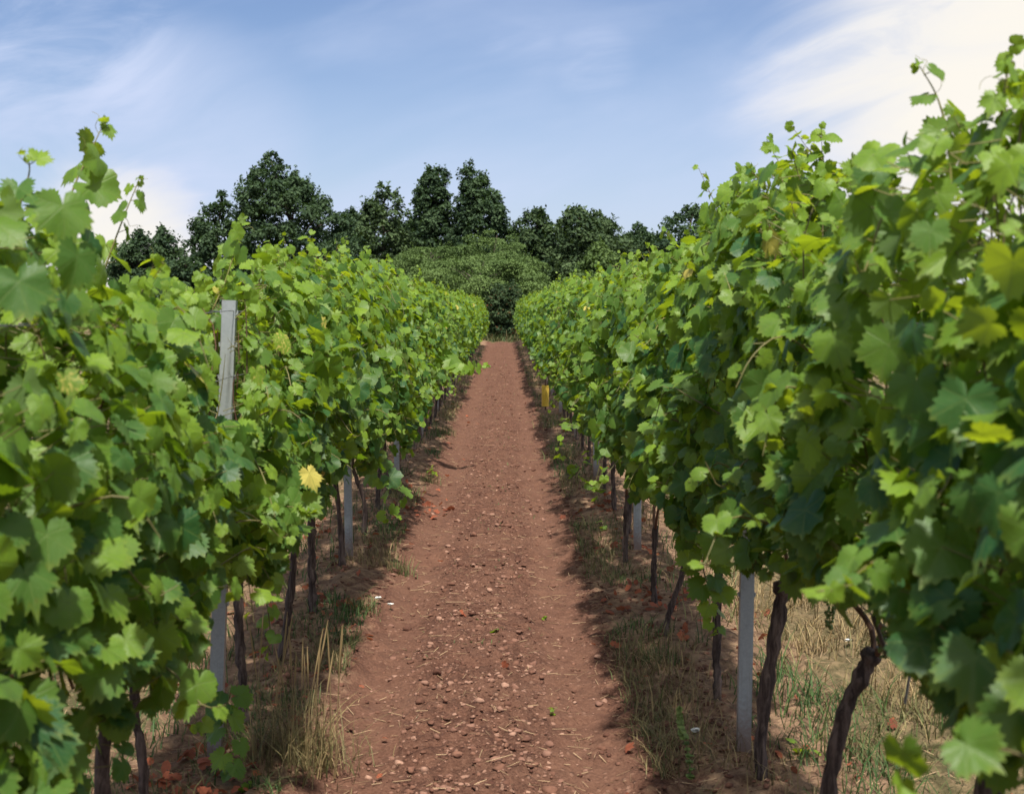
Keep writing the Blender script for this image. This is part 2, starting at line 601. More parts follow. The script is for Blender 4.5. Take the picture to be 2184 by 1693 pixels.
M_LEAF = leaf_material()
M_STEM = plain_material('green_shoot', (0.10, 0.085, 0.035), (0.20, 0.19, 0.06), 0.5)
M_CANE = plain_material('woody_cane', (0.060, 0.030, 0.020), (0.150, 0.075, 0.045), 0.7)
M_VINEBARK = bark_material('vine_bark', (0.036, 0.025, 0.022), (0.150, 0.110, 0.094))
M_TREEBARK = bark_material('tree_bark', (0.050, 0.040, 0.032), (0.120, 0.100, 0.085), 12)
M_METAL = metal_material()
M_SOIL = soil_material('red_soil')
M_GRASS = grass_material()
M_STONE = plain_material('pale_stone', (0.170, 0.085, 0.060), (0.360, 0.215, 0.155), 0.9, spec=0.15)
M_CLOD = plain_material('earth_clod', (0.075, 0.034, 0.024), (0.180, 0.090, 0.061), 0.95, spec=0.1)
M_STRAW = plain_material('straw', (0.170, 0.100, 0.055), (0.420, 0.290, 0.170), 0.8)
M_DEADLEAF = plain_material('dead_leaf', (0.100, 0.030, 0.018), (0.430, 0.125, 0.060), 0.8, (0.40, 0.12, 0.05), 0.3)
M_GRAPE = plain_material('green_grape', (0.085, 0.135, 0.035), (0.16, 0.22, 0.06), 0.4)
M_WIRE = plain_material('steel_wire', (0.12, 0.125, 0.13), (0.20, 0.205, 0.21), 0.5)
M_TUBE = plain_material('yellow_plastic', (0.50, 0.33, 0.03), (0.62, 0.42, 0.05), 0.5)
M_FLOWER = plain_material('white_petal', (0.65, 0.65, 0.60), (0.80, 0.80, 0.76), 0.7)
M_WEED = plain_material('weed_green', (0.120, 0.190, 0.050), (0.270, 0.340, 0.110), 0.6, (0.2, 0.32, 0.05), 0.3)


# ------------------------------------------------------------------ grape leaves
def leaf_outline(th):
    """radius round the petiole point for the angle from the tip (shallow five-lobed blade)"""
    a = np.abs(th)
    ctrl_a = np.radians([0, 14, 30, 46, 56, 72, 88, 104, 118, 138, 156, 170, 180])
    ctrl_r = np.array([1.0, .93, .84, .90, .92, .84, .77, .80, .79, .72, .64, .46, .12])
    return np.interp(a, ctrl_a, ctrl_r)


def leaf_template(lod):
    if lod == 0:
        n, rings = 44, 2
    elif lod == 1:
        n, rings = 22, 1
    else:
        n, rings = 10, 1
    th = np.linspace(-np.pi, np.pi, n, endpoint=False)
    r = leaf_outline(th)
    if lod == 0:
        r = r * (1 + 0.055 * np.where(np.arange(n) % 2 == 0, 1, -1))
    elif lod == 1:
        r = r * (1 + 0.05 * np.where(np.arange(n) % 2 == 0, 1, -1))
    outer = np.stack([np.sin(th) * r, np.cos(th) * r], 1)
    pts, tris = [np.zeros((1, 2))], []
    if rings == 2:
        inner = outer[::2] * 0.52
        ni = n // 2
        pts += [inner, outer]
        for i in range(ni):
            j = (i + 1) % ni
            tris.append((0, 1 + j, 1 + i))
            o0, o1, o2 = 1 + ni + 2 * i, 1 + ni + 2 * i + 1, 1 + ni + (2 * i + 2) % n
            tris += [(1 + i, o1, o0), (1 + i, 1 + j, o1), (1 + j, o2, o1)]
    else:
        pts.append(outer)
        for i in range(n):
            tris.append((0, 1 + (i + 1) % n, 1 + i))
    return np.concatenate(pts), np.array(tris)


TEMPL = [leaf_template(k) for k in range(3)]


CLEAR = [(195, 262, 1560, 1700, 3.45), (446, 520, 640, 905, 5.0), (430, 500, 1330, 1460, 5.0), (1405, 1478, 1200, 1400, 6.72), (1570, 1625, 1235, 1700, 5.0), (1610, 1700, 1260, 1700, 4.6), (1760, 1880, 1400, 1700, 3.7),
         (270, 322, 1440, 1700, 3.9), (500, 540, 1340, 1560, 5.3), (650, 690, 1130, 1350, 7.2), (600, 648, 1180, 1460, 6.3), (1135, 1172, 815, 870, 33), (1325, 1365, 1100, 1230, 9.2), (1378, 1412, 1140, 1320, 7.5)]
CAM_I = np.array(CAM_M.inverted())


def in_sight_line(P):
    """points that would hang before a post or trunk the photograph shows bare"""
    q = (P - np.array([0, 0, EYE])) @ CAM_I.T
    u, v = 1092 - q[:, 0] / q[:, 2] * F, 846.5 + q[:, 1] / q[:, 2] * F
    hit = np.zeros(len(P), bool)
    for u0, u1, v0, v1, d in CLEAR:
        hit |= (u > u0) & (u < u1) & (v > v0) & (v < v1) & (P[:, 1] < d) & (P[:, 1] > 0.5)
    return hit


def put_leaves(mb, pos, nrm, tip, size, tone, yel, lod, rng, mat=0):
    """one blade per row of pos: petiole point, face normal, direction of the tip"""
    pos, nrm, tip = (np.asarray(a, float) for a in (pos, nrm, tip))
    n = len(pos)
    if n == 0:
        return
    P2, T = TEMPL[lod]
    nrm = unit(nrm)
    tip = unit(tip - (tip * nrm).sum(1, keepdims=True) * nrm)
    rt = np.cross(tip, nrm)
    x, y = P2[:, 0][None], P2[:, 1][None]
    rr = np.hypot(x, y)
    th = np.arctan2(x, y)
    fold = rng.uniform(-0.10, 0.42, (n, 1))
    droop = rng.uniform(0.0, 0.5, (n, 1))
    rip = rng.uniform(0.02, 0.10, (n, 1))
    ph = rng.uniform(0, 6.28, (n, 1))
    lob = np.maximum(rr, 1e-3) ** (rng.uniform(0.7, 2.4, (n, 1)) - 1) * (1 + rng.normal(0, 0.035, (n, len(P2))))
    x, y = x * lob, y * lob
    rr = np.hypot(x, y)
    sx = rng.uniform(0.85, 1.15, (n, 1))
    tw = rng.uniform(-0.3, 0.3, (n, 1))
    z = fold * np.abs(x) * 0.8 - droop * rr ** 2 * 0.7 + rip * np.sin(4 * th + ph) * rr + tw * x * y
    s = np.asarray(size, float)[:, None]
    V = pos[:, None] + s[..., None] * ((x * sx)[..., None] * rt[:, None] + (y + 0 * sx)[..., None] * tip[:, None] + z[..., None] * nrm[:, None])
    k = len(P2)
    A = np.empty((n, k, 4), np.float32)
    A[..., 0], A[..., 1] = P2[:, 0][None], P2[:, 1][None]
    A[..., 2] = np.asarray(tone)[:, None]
    A[..., 3] = np.asarray(yel)[:, None]
    faces = (T[None] + (np.arange(n) * k)[:, None, None]).reshape(-1, 3)
    mb.add(V.reshape(-1, 3), faces, A.reshape(-1, 4), mat)


UP = np.array([0, 0, 1.0])
SUNWARD = np.array([0.10, -0.75, 0.10])     # blades turn their faces to the midday sun


def sticks(mb, a, b, r, attr, mat):
    """thin three-sided petioles from a to b"""
    a, b = np.asarray(a, float), np.asarray(b, float)
    n = len(a)
    if n == 0:
        return
    t = unit(b - a)
    ref = np.where(np.abs(t[:, 2:3]) < 0.8, UP[None], np.array([[1.0, 0, 0]]))
    u = unit(np.cross(t, ref))
    w = np.cross(t, u)
    V = []
    for end, rad in ((a, r), (b, r * 0.8)):
        for k in range(3):
            c, s = math.cos(k * 2.094), math.sin(k * 2.094)
            V.append(end + rad * (c * u + s * w))
    V = np.stack(V, 1).reshape(-1, 3)
    q = np.array([(0, 1, 4, 3), (1, 2, 5, 4), (2, 0, 3, 5)])
    mb.add(V, (q[None] + (np.arange(n) * 6)[:, None, None]).reshape(-1, 4), attr, mat)


def shoot_leaves(path, rng, size, young=0.5, spacing=0.07, out=None, tip_size=0.25, face=(-0.3, 0.85)):
    """leaf positions along a shoot: alternate, petiole outwards, smaller and paler towards the tip"""
    seg = np.linalg.norm(np.diff(path, axis=0), axis=1)
    s = np.concatenate([[0], np.cumsum(seg)])
    m = max(3, int(s[-1] / spacing))
    q = (np.arange(m) + rng.uniform(0.3, 0.7, m)) / m * s[-1]
    node = np.stack([np.interp(q, s, path[:, k]) for k in range(3)], 1)
    t = q / s[-1]
    alt = np.where(np.arange(m) % 2 == 0, 0.0, np.pi) + rng.normal(0, 0.7, m)
    o = np.stack([np.cos(alt), np.sin(alt) * 0.75, np.zeros(m)], 1)
    if out is not None:
        o = unit(o + np.asarray(out)[None])
    o = unit(o)
    sz = size * (1 - (1 - tip_size) * t ** 2.2) * rng.uniform(0.8, 1.15, m)
    pet = sz * rng.uniform(0.40, 0.85, m)
    base = node + o * pet[:, None] + UP * (pet * rng.uniform(-0.15, 0.45, m))[:, None]
    nr = o * rng.uniform(0.2, 0.9, (m, 1)) + UP * rng.uniform(0.1, 0.9, (m, 1)) + rng.normal(0, 0.3, (m, 3)) + SUNWARD * rng.uniform(face[0], face[1], (m, 1))
    tp = o * 0.6 - UP * rng.uniform(0.3, 1.0, (m, 1)) + rng.normal(0, 0.35, (m, 3))
    tone = np.clip(0.30 + young * t ** 1.6 + rng.normal(0, 0.16, m), 0, 1)
    return node, base, nr, tp, sz, tone


def make_shoot(name, path, seed, parent, size=0.10, lod=0, young=0.55, spacing=0.065, out=None, tip_size=0.25, origin=None, yel=0.0, rad=0.0035):
    """a free shoot with its leaves and tendrils, in the vine's own frame"""
    rng = np.random.default_rng(seed)
    mb = MB()
    o = np.asarray(parent.location) if origin is None else origin
    P = spline(np.asarray(path) - o, 18)
    tube(mb, P, np.linspace(rad, rad * 0.3, 18), 5, (0, 0, rng.random(), 0), 1)
    node, base, nr, tp, sz, tone = shoot_leaves(P, rng, size, young, spacing * 0.66, out, tip_size, (0.1, 1.5))
    sticks(mb, node, base, 0.0012, (0, 0, 0.6, 0), 1)
    y = np.where(rng.random(len(node)) < yel, rng.uniform(0.2, 0.7, len(node)), 0)
    put_leaves(mb, base, nr, tp, sz, tone, y, lod, rng, 0)
    # the growing tip: a few folded small leaves and a tendril
    tipn = 4
    d = unit(rng.normal(0, 1, (tipn, 3)) + UP * 0.4)
    put_leaves(mb, P[-1] + d * 0.008, rng.normal(0, 1, (tipn, 3)), d, rng.uniform(0.14, 0.30, tipn) * size, rng.uniform(0.85, 1, tipn), np.zeros(tipn), lod, rng, 0)
    if lod == 0:
        for k in (11, 15):
            e = unit(rng.normal(0, 1, 3) + UP * 0.3)
            f = unit(np.cross(e, rng.normal(0, 1, 3)))
            g = np.cross(e, f)
            q = np.array([P[k] + e * 0.055 * w + (0.002 + 0.010 * w) * (f * math.cos(6.5 * w) + g * math.sin(6.5 * w)) * (w > 0) for w in np.linspace(0, 1, 12)])
            tube(mb, q, np.linspace(0.0008, 0.0004, 12), 4, (0, 0, 0.95, 0), 1)
    return mb.build(name, [M_LEAF, M_STEM], parent)


def canopy(mb, rng, y0, y1, top, bottom, lod, dens, face=0.24, aisle=1.0, size=0.105, yel=0.02, feat=(), org=(0, 0, 0)):
    """foliage of one vine: upright shoots tucked between the wires, leaves on both faces. Local frame: row along y.
    aisle = +1 / -1: the side of the aisle (there the leaves hang out a little more). top(y), bottom(y) in metres"""
    span = y1 - y0
    # --- shoots
    ns = max(3, int(round(span * (14 if lod == 0 else 11))))
    nodes, bases, nrs, tps, szs, tones = [], [], [], [], [], []
    for k in range(ns):
        yb = y0 + (k + rng.uniform(0.2, 0.8)) / ns * span
        zt = top(yb) + min(rng.normal(-0.09, 0.09), 0.11)
        zb = bottom(yb) + rng.uniform(0.0, 0.12)
        sx = rng.choice((-1, 1)) * rng.uniform(0.0, 0.11)
        lean = rng.normal(0, 0.10)
        P = spline([(rng.normal(0, 0.03), yb, zb), (sx, yb + lean * 0.4, zb + (zt - zb) * 0.4), (sx * 1.2 + rng.normal(0, 0.03), yb + lean, zb + (zt - zb) * 0.8), (sx * 0.8 + rng.normal(0, 0.06), yb + lean * 1.2, zt)], 12)
        if lod < 2:
            tube(mb, P, np.concatenate([np.linspace(0.0038, 0.0016, 9), (0.0012, 0.0009, 0.0006)]), 4 if lod else 5, (0, 0, rng.random(), 0), 1 if rng.random() < 0.5 else 2, cap=False)
        a = shoot_leaves(P, rng, size * rng.uniform(0.85, 1.1), 0.5, 0.052 if lod < 2 else 0.08, None, 0.58)
        for lst, v in zip((nodes, bases, nrs, tps, szs, tones), a):
            lst.append(v)
        # the tip: a tuft of young pale leaves round the growing point
        kk = 6
        q = np.linspace(0.74, 1.0, kk)
        nd = np.stack([np.interp(q, np.linspace(0, 1, 12), P[:, j]) for j in range(3)], 1)
        az = np.arange(kk) * 2.6 + rng.uniform(0, 6)
        oo = np.stack([np.cos(az), np.sin(az), np.full(kk, 0.5)], 1)
        ss = size * np.linspace(0.75, 0.35, kk) * rng.uniform(0.8, 1.2, kk)
        for lst, v in zip((nodes, bases, nrs, tps, szs, tones), (nd, nd + oo * (ss * 0.5)[:, None], oo * 0.4 + SUNWARD * rng.uniform(0.2, 1.4, (kk, 1)) + rng.normal(0, 0.35, (kk, 3)), oo - UP * rng.uniform(0.2, 1.2, (kk, 1)), ss, np.clip(rng.normal(0.85, 0.12, kk), 0, 1))):
            lst.append(v)
    # --- fill: the leaf wall of both faces, and the fringe at the foot
    nf = int(span * dens)
    yy = rng.uniform(y0, y1, nf)
    tt, bb = np.array([top(v) - 0.07 for v in yy]), np.array([bottom(v) for v in yy]) + 0.34 * (fbm(yy * 2.3 + org[1] * 2.3, yy * 0 + aisle, 63, 2) - 0.42)
    zz = bb + (tt - bb) * rng.beta(1.05, 1.15, nf)
    side = np.where(rng.random(nf) < 0.62, aisle, -aisle)
    rel = (zz - bb) / (tt - bb)
    bulge = fbm(yy * 1.7 + org[1] * 1.7, zz * 2.3 + side * 31, 77, 2)
    th = face * (0.30 + 1.35 * bulge) * np.clip(1.45 - rel * 0.95, 0.4, 1.0) * np.where(rel < 0.15, 0.8, 1.0)
    xx = side * th * rng.uniform(0.35, 1.0, nf) ** 0.6
    base = np.stack([xx, yy, zz], 1)
    hollow = fbm(yy * 4.1 + org[1] * 4.1, zz * 4.1 + side * 17, 301, 2)
    ok = rng.random(nf) < np.clip((hollow - 0.30) * 6, 0.25, 1)
    base, side, rel, zz, nf = base[ok], side[ok], rel[ok], zz[ok], int(ok.sum())
    node = base - np.stack([side * rng.uniform(0.03, 0.08, nf), rng.normal(0, 0.03, nf), rng.uniform(-0.01, 0.05, nf)], 1)
    o = np.stack([side, rng.normal(0, 0.45, nf), np.zeros(nf)], 1)
    nr = o * rng.uniform(0.35, 1.0, (nf, 1)) + UP * (rng.uniform(0.05, 0.80, (nf, 1)) + 0.4 * (rel[:, None] > 0.85)) + rng.normal(0, 0.40, (nf, 3)) + SUNWARD * rng.uniform(-0.2, 0.85, (nf, 1))
    tp = o * 0.35 - UP * rng.uniform(0.5, 1.1, (nf, 1)) + rng.normal(0, 0.35, (nf, 3))
    sz = size * rng.uniform(0.50, 1.30, nf) * np.where(rel > 0.85, 0.8, 1)
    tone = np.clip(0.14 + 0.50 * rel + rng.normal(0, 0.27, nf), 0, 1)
    for lst, v in zip((nodes, bases, nrs, tps, szs, tones), (node, base, nr, tp, sz, tone)):
        lst.append(v)
    # --- side shoots that leave the wall and droop into the open
    for k in range(int(round(span * (7 if lod < 2 else 4)))):
        yb = rng.uniform(y0, y1)
        r_ = rng.beta(1.1, 1.6)
        zb = bottom(yb) + r_ * (top(yb) - 0.1 - bottom(yb))
        sd = aisle if rng.random() < 0.7 else -aisle
        x0 = sd * face * 0.55
        ln = rng.uniform(0.12, 0.31) * (1.1 - 0.5 * r_)
        dy = rng.normal(-0.05, 0.14)
        P = spline([(x0, yb, zb), (x0 + sd * ln * 0.45, yb + dy * 0.5, zb + 0.05), (x0 + sd * ln * 0.8, yb + dy, zb + rng.uniform(-0.06, 0.08)), (x0 + sd * ln, yb + dy * 1.3, zb + rng.uniform(-0.13, 0.06))], 10)
        if in_sight_line(P + org).any():
            continue
        if lod < 2:
            tube(mb, P, np.linspace(0.003, 0.001, 10), 4, (0, 0, rng.random(), 0), 1, cap=False)
        a = shoot_leaves(P, rng, size * rng.uniform(0.8, 1.05), 0.6, 0.045 if lod < 2 else 0.08, (sd * 0.4, -0.2, 0), 0.45)
        for lst, v in zip((nodes, bases, nrs, tps, szs, tones), a):
            lst.append(v)
    node, base, nr, tp = (np.concatenate(x) for x in (nodes, bases, nrs, tps))
    sz, tone = np.concatenate(szs), np.concatenate(tones)
    mid = base + unit(tp) * (sz * 0.45)[:, None] + org
    keep = ~(in_sight_line(mid) | in_sight_line(base + org))
    node, base, nr, tp, sz, tone = (a[keep] for a in (node, base, nr, tp, sz, tone))
    n = len(sz)
    if lod < 2:
        sticks(mb, node, base, 0.0014, (0, 0, 0.5, 0), 1)
    y = np.where(rng.random(n) < yel, rng.uniform(0.1, 0.8, n), 0)
    if lod == 2:
        sz = sz * 1.18
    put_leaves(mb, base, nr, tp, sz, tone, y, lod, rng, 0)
    for (p, nrm, tipd, s, t, yl) in feat:
        put_leaves(mb, [np.asarray(p) - org], [nrm], [tipd], [s], [t], [yl], lod, rng, 0)


def vine_trunk(mb, pts, r0, r1, rng, sides=11, knob=0.0):
    n = 26
    P = spline(pts, n)
    P[:, :2] += (rng.random((n, 2)) - 0.5) * r0 * 0.35
    t = np.linspace(0, 1, n)
    rad = r0 + (r1 - r0) * t + r0 * 0.45 * np.exp(-t * 14)
    if knob:
        rad = rad + knob * np.exp(-((t - 0.93) / 0.06) ** 2)
    rad = rad * (1 + 0.10 * np.sin(t * 21 + rng.uniform(0, 6)) + 0.09 * rng.normal(0, 1, n))
    tube(mb, P, rad, sides, None, 0, 0.28, rng)


# ------------------------------------------------------------------ ground and path
ROW_L, ROW_R = -0.95, 0.83
PITCH_ROWS = ROW_R - ROW_L


def ground_height(x, y):
    pc = (PATH_L + PATH_R) / 2
    d = x - pc
    tracks = -0.030 * (np.exp(-((d - 0.40) / 0.13) ** 2) + np.exp(-((d + 0.40) / 0.13) ** 2))
    crown = 0.012 * np.exp(-(d / 0.2) ** 2)
    bank = 0.055 * (np.exp(-((x - ROW_L) / 0.28) ** 2) + np.exp(-((x - ROW_R) / 0.28) ** 2))
    n = (fbm(x * 2.2, y * 2.2, 3, 3) - 0.5) * 0.05
    clod = np.clip(fbm(x * 14, y * 14, 21, 3) - 0.5, -0.2, 1) * 0.065 * (1 - 0.6 * (np.exp(-((d - 0.40) / 0.14) ** 2) + np.exp(-((d + 0.40) / 0.14) ** 2)))
    clod2 = np.clip(vnoise(x * 31, y * 31, 40) - 0.60, 0, 1) * 0.05
    fade = np.exp(-np.maximum(np.abs(y - 30) - 40, 0) / 10) * np.exp(-np.maximum(np.abs(x) - 6, 0) / 3)
    dip = -0.035 * np.exp(-((y - 9.3 - 0.25 * np.cos(d * 7)) / 0.12) ** 2) * (np.abs(d) < 0.8)
    return (tracks + crown + bank + n + clod + clod2 + dip) * fade - 0.0


def wobble(y):
    return 0.10 * (fbm(y * 0.8, y * 0 + 3.3, 5, 3) - 0.5)


def build_ground():
    xd = np.concatenate([np.arange(-2.6, PATH_L - 1e-6, 0.03), np.arange(PATH_L, PATH_R - 1e-6, 0.02), np.arange(PATH_R, 2.9, 0.03)])
    iL, iR = np.argmin(abs(xd - PATH_L)), np.argmin(abs(xd - PATH_R))
    ext = np.array([0.06, .15, .3, .6, 1, 1.6, 2.5, 4, 7, 12, 20, 40, 80, 160, 400, 1000, 2500])
    xs = np.concatenate([xd[0] - ext[::-1], xd, xd[-1] + ext])
    iL, iR = iL + len(ext), iR + len(ext)
    yn = [1.5]
    while yn[-1] < 74:
        yn.append(yn[-1] + max(0.018, 0.0052 * yn[-1]))
    yn = np.array(yn)
    ys = np.concatenate([yn[0] - np.array([0.05, .15, .4, 1, 2, 4, 8, 20, 60, 200, 800, 2500])[::-1], yn, yn[-1] + np.array([1, 3, 7, 15, 30, 70, 150, 400, 1000, 3000])])
    X, Y = np.meshgrid(xs, ys)
    wgt = np.exp(-np.maximum(np.abs(X + 0.1) - 1.0, 0) * 2)
    jit = (vnoise(Y * 9 + 100, X * 0 + 2, 8) - 0.5) * 0.05
    X = X + (wobble(Y) + jit) * wgt * (np.abs(Y) < 90)
    Z = ground_height(X, Y)
    dpath = np.maximum(PATH_L - (X - wobble(Y)), (X - wobble(Y)) - PATH_R)
    on = np.clip(0.62 - dpath / 0.30, 0, 1)
    turf = np.clip(np.maximum(X - (ROW_R + 0.15), (ROW_L - 0.1) - X) / 0.6, 0, 1)
    turf = np.maximum(turf, np.clip((Y - 61) / 1.5, 0, 1))
    dd = X - wobble(Y) - (PATH_L + PATH_R) / 2
    trk = np.exp(-((dd - 0.40) / 0.15) ** 2) + np.exp(-((dd + 0.40) / 0.15) ** 2)
    tone = np.stack([on, trk, turf, 0 * on], -1)
    nx, ny = len(xs), len(ys)
    idx = np.arange(nx * ny).reshape(ny, nx)
    q = np.stack([idx[:-1, :-1], idx[:-1, 1:], idx[1:, 1:], idx[1:, :-1]], -1)
    V = np.stack([X, Y, Z], -1).reshape(-1, 3)
    A = tone.reshape(-1, 4)
    r0, r1 = np.argmin(abs(ys - 1.5)), np.argmin(abs(ys - 63.0))
    mask = np.zeros((ny - 1, nx - 1), bool)
    mask[r0:r1, iL:iR] = True
    for name, mk, lab in (('ground', ~mask, 'dry vineyard soil with straw and patchy turf'), ('path', mask, 'red brown earth path between the two rows')):
        f = q[mk]
        used = np.unique(f)
        remap = np.full(nx * ny, -1)
        remap[used] = np.arange(len(used))
        mb = MB()
        mb.add(V[used], remap[f], A[used])
        o = mb.build(name, [M_SOIL])
        tag(o, lab, name, None, 'structure')


build_ground()


def lumps(n_sub=1):
    import bmesh
    bm = bmesh.new()
    bmesh.ops.create_icosphere(bm, subdivisions=n_sub, radius=1)
    v = np.array([x.co[:] for x in bm.verts])
    f = np.array([[w.index for w in p.verts] for p in bm.faces])
    bm.free()
    return v, f


ICO1, ICO2 = lumps(1), lumps(2)


def scatter_lumps(name, mat, x, y, r, rng, flat=0.6, tone=None, sink=0.35, jag=0.25, smooth=True, label=None, cat=None):
    v, f = ICO2
    n = len(x)
    z = ground_height(x, y)
    S = r[:, None, None] * np.stack([rng.uniform(0.8, 1.35, n), rng.uniform(0.7, 1.1, n), rng.uniform(0.6, 1.0, n) * flat], 1)[:, None]
    V = v[None] * (1 + rng.normal(0, jag * 0.35, (n, len(v), 1)))
    # knock flat facets off each stone
    for _ in range(4):
        d = unit(rng.normal(0, 1, (n, 1, 3)))
        c = rng.uniform(0.45, 0.8, (n, 1))
        proj = (V * d).sum(-1)
        V = V - np.maximum(proj - c, 0)[..., None] * d
    V = V * S
    a = rng.uniform(0, 6.28, n)[:, None]
    c, s = np.cos(a), np.sin(a)
    V = np.stack([V[..., 0] * c - V[..., 1] * s, V[..., 0] * s + V[..., 1] * c, V[..., 2]], -1)
    V = V + np.stack([x, y, z + r * flat * (1 - 2 * sink) * 0.6], 1)[:, None]
    A = np.zeros((n, len(v), 4), np.float32)
    A[..., 2] = (rng.random(n) if tone is None else tone)[:, None]
    mb = MB()
    mb.add(V.reshape(-1, 3), (f[None] + (np.arange(n) * len(v))[:, None, None]).reshape(-1, 3), A.reshape(-1, 4))
    o = mb.build(name, [mat], None, smooth)
    return tag(o, label, cat, None, 'stuff')


def depth_sample(rng, n, near=4.3, far=60, p=1.6):
    """more samples near the camera: density falls with distance"""
    u = rng.random(n)
    k = 1 - p
    return (near ** k + u * (far ** k - near ** k)) ** (1 / k)


def build_litter():
    rng = np.random.default_rng(11)
    pc = (PATH_L + PATH_R) / 2
    n = 3000
    y = depth_sample(rng, n, 4.3, 45, 1.7)
    x = pc + rng.normal(0, 0.26, n)
    r = np.minimum(0.003 + rng.exponential(0.0042, n), 0.022) * (1 + y * 0.012)
    scatter_lumps('pebbles', M_STONE, x, y, r * 0.85, rng, 0.85, np.clip(rng.beta(1.2, 2.2, n), 0, 1), jag=0.5, sink=0.45, label='pale stones strewn along the middle of the earth path', cat='pebbles')
    n = 9000
    y = depth_sample(rng, n, 4.2, 40, 1.6)
    x = rng.uniform(PATH_L - 0.45, PATH_R + 0.45, n)
    d = np.abs(x - pc)
    keep = rng.random(n) < 0.30 + 0.70 * (np.abs(d - 0.4) > 0.14)
    x, y = x[keep], y[keep]
    r = np.minimum(0.003 + rng.exponential(0.0038, len(x)), 0.024) * (1 + y * 0.010)
    scatter_lumps('earth_clods', M_CLOD, x, y, r, rng, 0.75, None, 0.3, 0.5, label='small red brown clods loose on the path', cat='clods')
    # straw and twigs
    n = 7000
    y = depth_sample(rng, n, 4.2, 45, 1.5)
    x = rng.uniform(-2.4, 2.6, n)
    inn = (x > PATH_L) & (x < PATH_R)
    keep = ~inn | (rng.random(n) < 0.75)
    x, y = x[keep], y[keep]
    n = len(x)
    ln = rng.gamma(2.5, 0.0075, n) * (1 + y * 0.01)
    a = rng.uniform(0, 6.28, n)
    mid = np.stack([x, y, ground_height(x, y) + 0.005], 1)
    dv = np.stack([np.cos(a) * ln, np.sin(a) * ln, rng.normal(0, 0.006, n)], 1)
    e0, e1 = mid - dv, mid + dv
    e0[:, 2] = np.maximum(e0[:, 2], ground_height(e0[:, 0], e0[:, 1]) + 0.002)
    e1[:, 2] = np.maximum(e1[:, 2], ground_height(e1[:, 0], e1[:, 1]) + 0.002)
    mb = MB()
    for lo in range(3):
        sel = np.arange(n) % 3 == lo
        sticks(mb, e0[sel], e1[sel], 0.0010 + 0.0004 * lo, (0, 0, 0.2 + 0.4 * lo, 0), 0)
    tag(mb.build('straw', [M_STRAW]), 'dry straw stems lying loose on the soil', 'straw', None, 'stuff')
    # rust red fallen leaves, gathered under the rows
    n = 420
    y = depth_sample(rng, n, 3.2, 40, 1.5)
    side = rng.random(n)
    x = np.where(side < 0.45, rng.normal(ROW_R + 0.15, 0.3, n), np.where(side < 0.97, rng.normal(ROW_L - 0.05, 0.28, n), rng.uniform(PATH_L, PATH_R, n)))
    heap = [(W(370, 1560, 4.6), 26, 0.10), (W(1400, 1300, 7.6), 26, 0.14), (W(1350, 1190, 9.2), 16, 0.14), (W(1270, 1100, 11.0), 14, 0.12), (W(730, 1340, 7.4), 10, 0.10), (W(905, 1090, 11.2), 16, 0.16), (W(660, 1140, 10.0), 10, 0.12)]
    for p, k, s in heap:
        k = int(k * 1.8)
        x = np.concatenate([x, p[0] + rng.normal(0, s, k)])
        y = np.concatenate([y, p[1] + rng.normal(0, s * 1.4, k)])
    n = len(x)
    mb = MB()
    pos = np.stack([x, y, ground_height(x, y) + rng.uniform(0.008, 0.03, n)], 1)
    put_leaves(mb, pos, rng.normal(0, 0.55, (n, 3)) + UP, rng.normal(0, 1, (n, 3)), rng.uniform(0.012, 0.036, n), rng.random(n) ** 0.8, np.zeros(n), 1, rng)
    tag(mb.build('fallen_leaves', [M_DEADLEAF]), 'rust red dead vine leaves scattered under the rows', 'fallen leaves', None, 'stuff')


build_litter()


def blades(mb, x, y, z, h, w, lean, dry, bright, rng):
    """curved tapering grass blades: three segments each"""
    n = len(x)
    a = rng.uniform(0, 6.28, n)
    d = np.stack([np.cos(a), np.sin(a), np.zeros(n)], 1)
    s = np.stack([-np.sin(a), np.cos(a), np.zeros(n)], 1)
    base = np.stack([x, y, z], 1)
    V = []
    for t, wd in ((0, 1.0), (0.4, 0.85), (0.75, 0.5), (1.0, 0.05)):
        p = base + d * (lean * h * t ** 1.8)[:, None] + UP * (h * (t - 0.35 * np.minimum(lean, 1.2) * t ** 2.4))[:, None]
        V += [p - s * (w * wd)[:, None], p + s * (w * wd)[:, None]]
    V = np.stack(V, 1)
    q = np.array([(0, 1, 3, 2), (2, 3, 5, 4), (4, 5, 7, 6)])
    A = np.zeros((n, 8, 4), np.float32)
    A[..., 0] = bright[:, None]
    A[..., 2] = dry[:, None]
    mb.add(V.reshape(-1, 3), (q[None] + (np.arange(n) * 8)[:, None, None]).reshape(-1, 4), A.reshape(-1, 4))


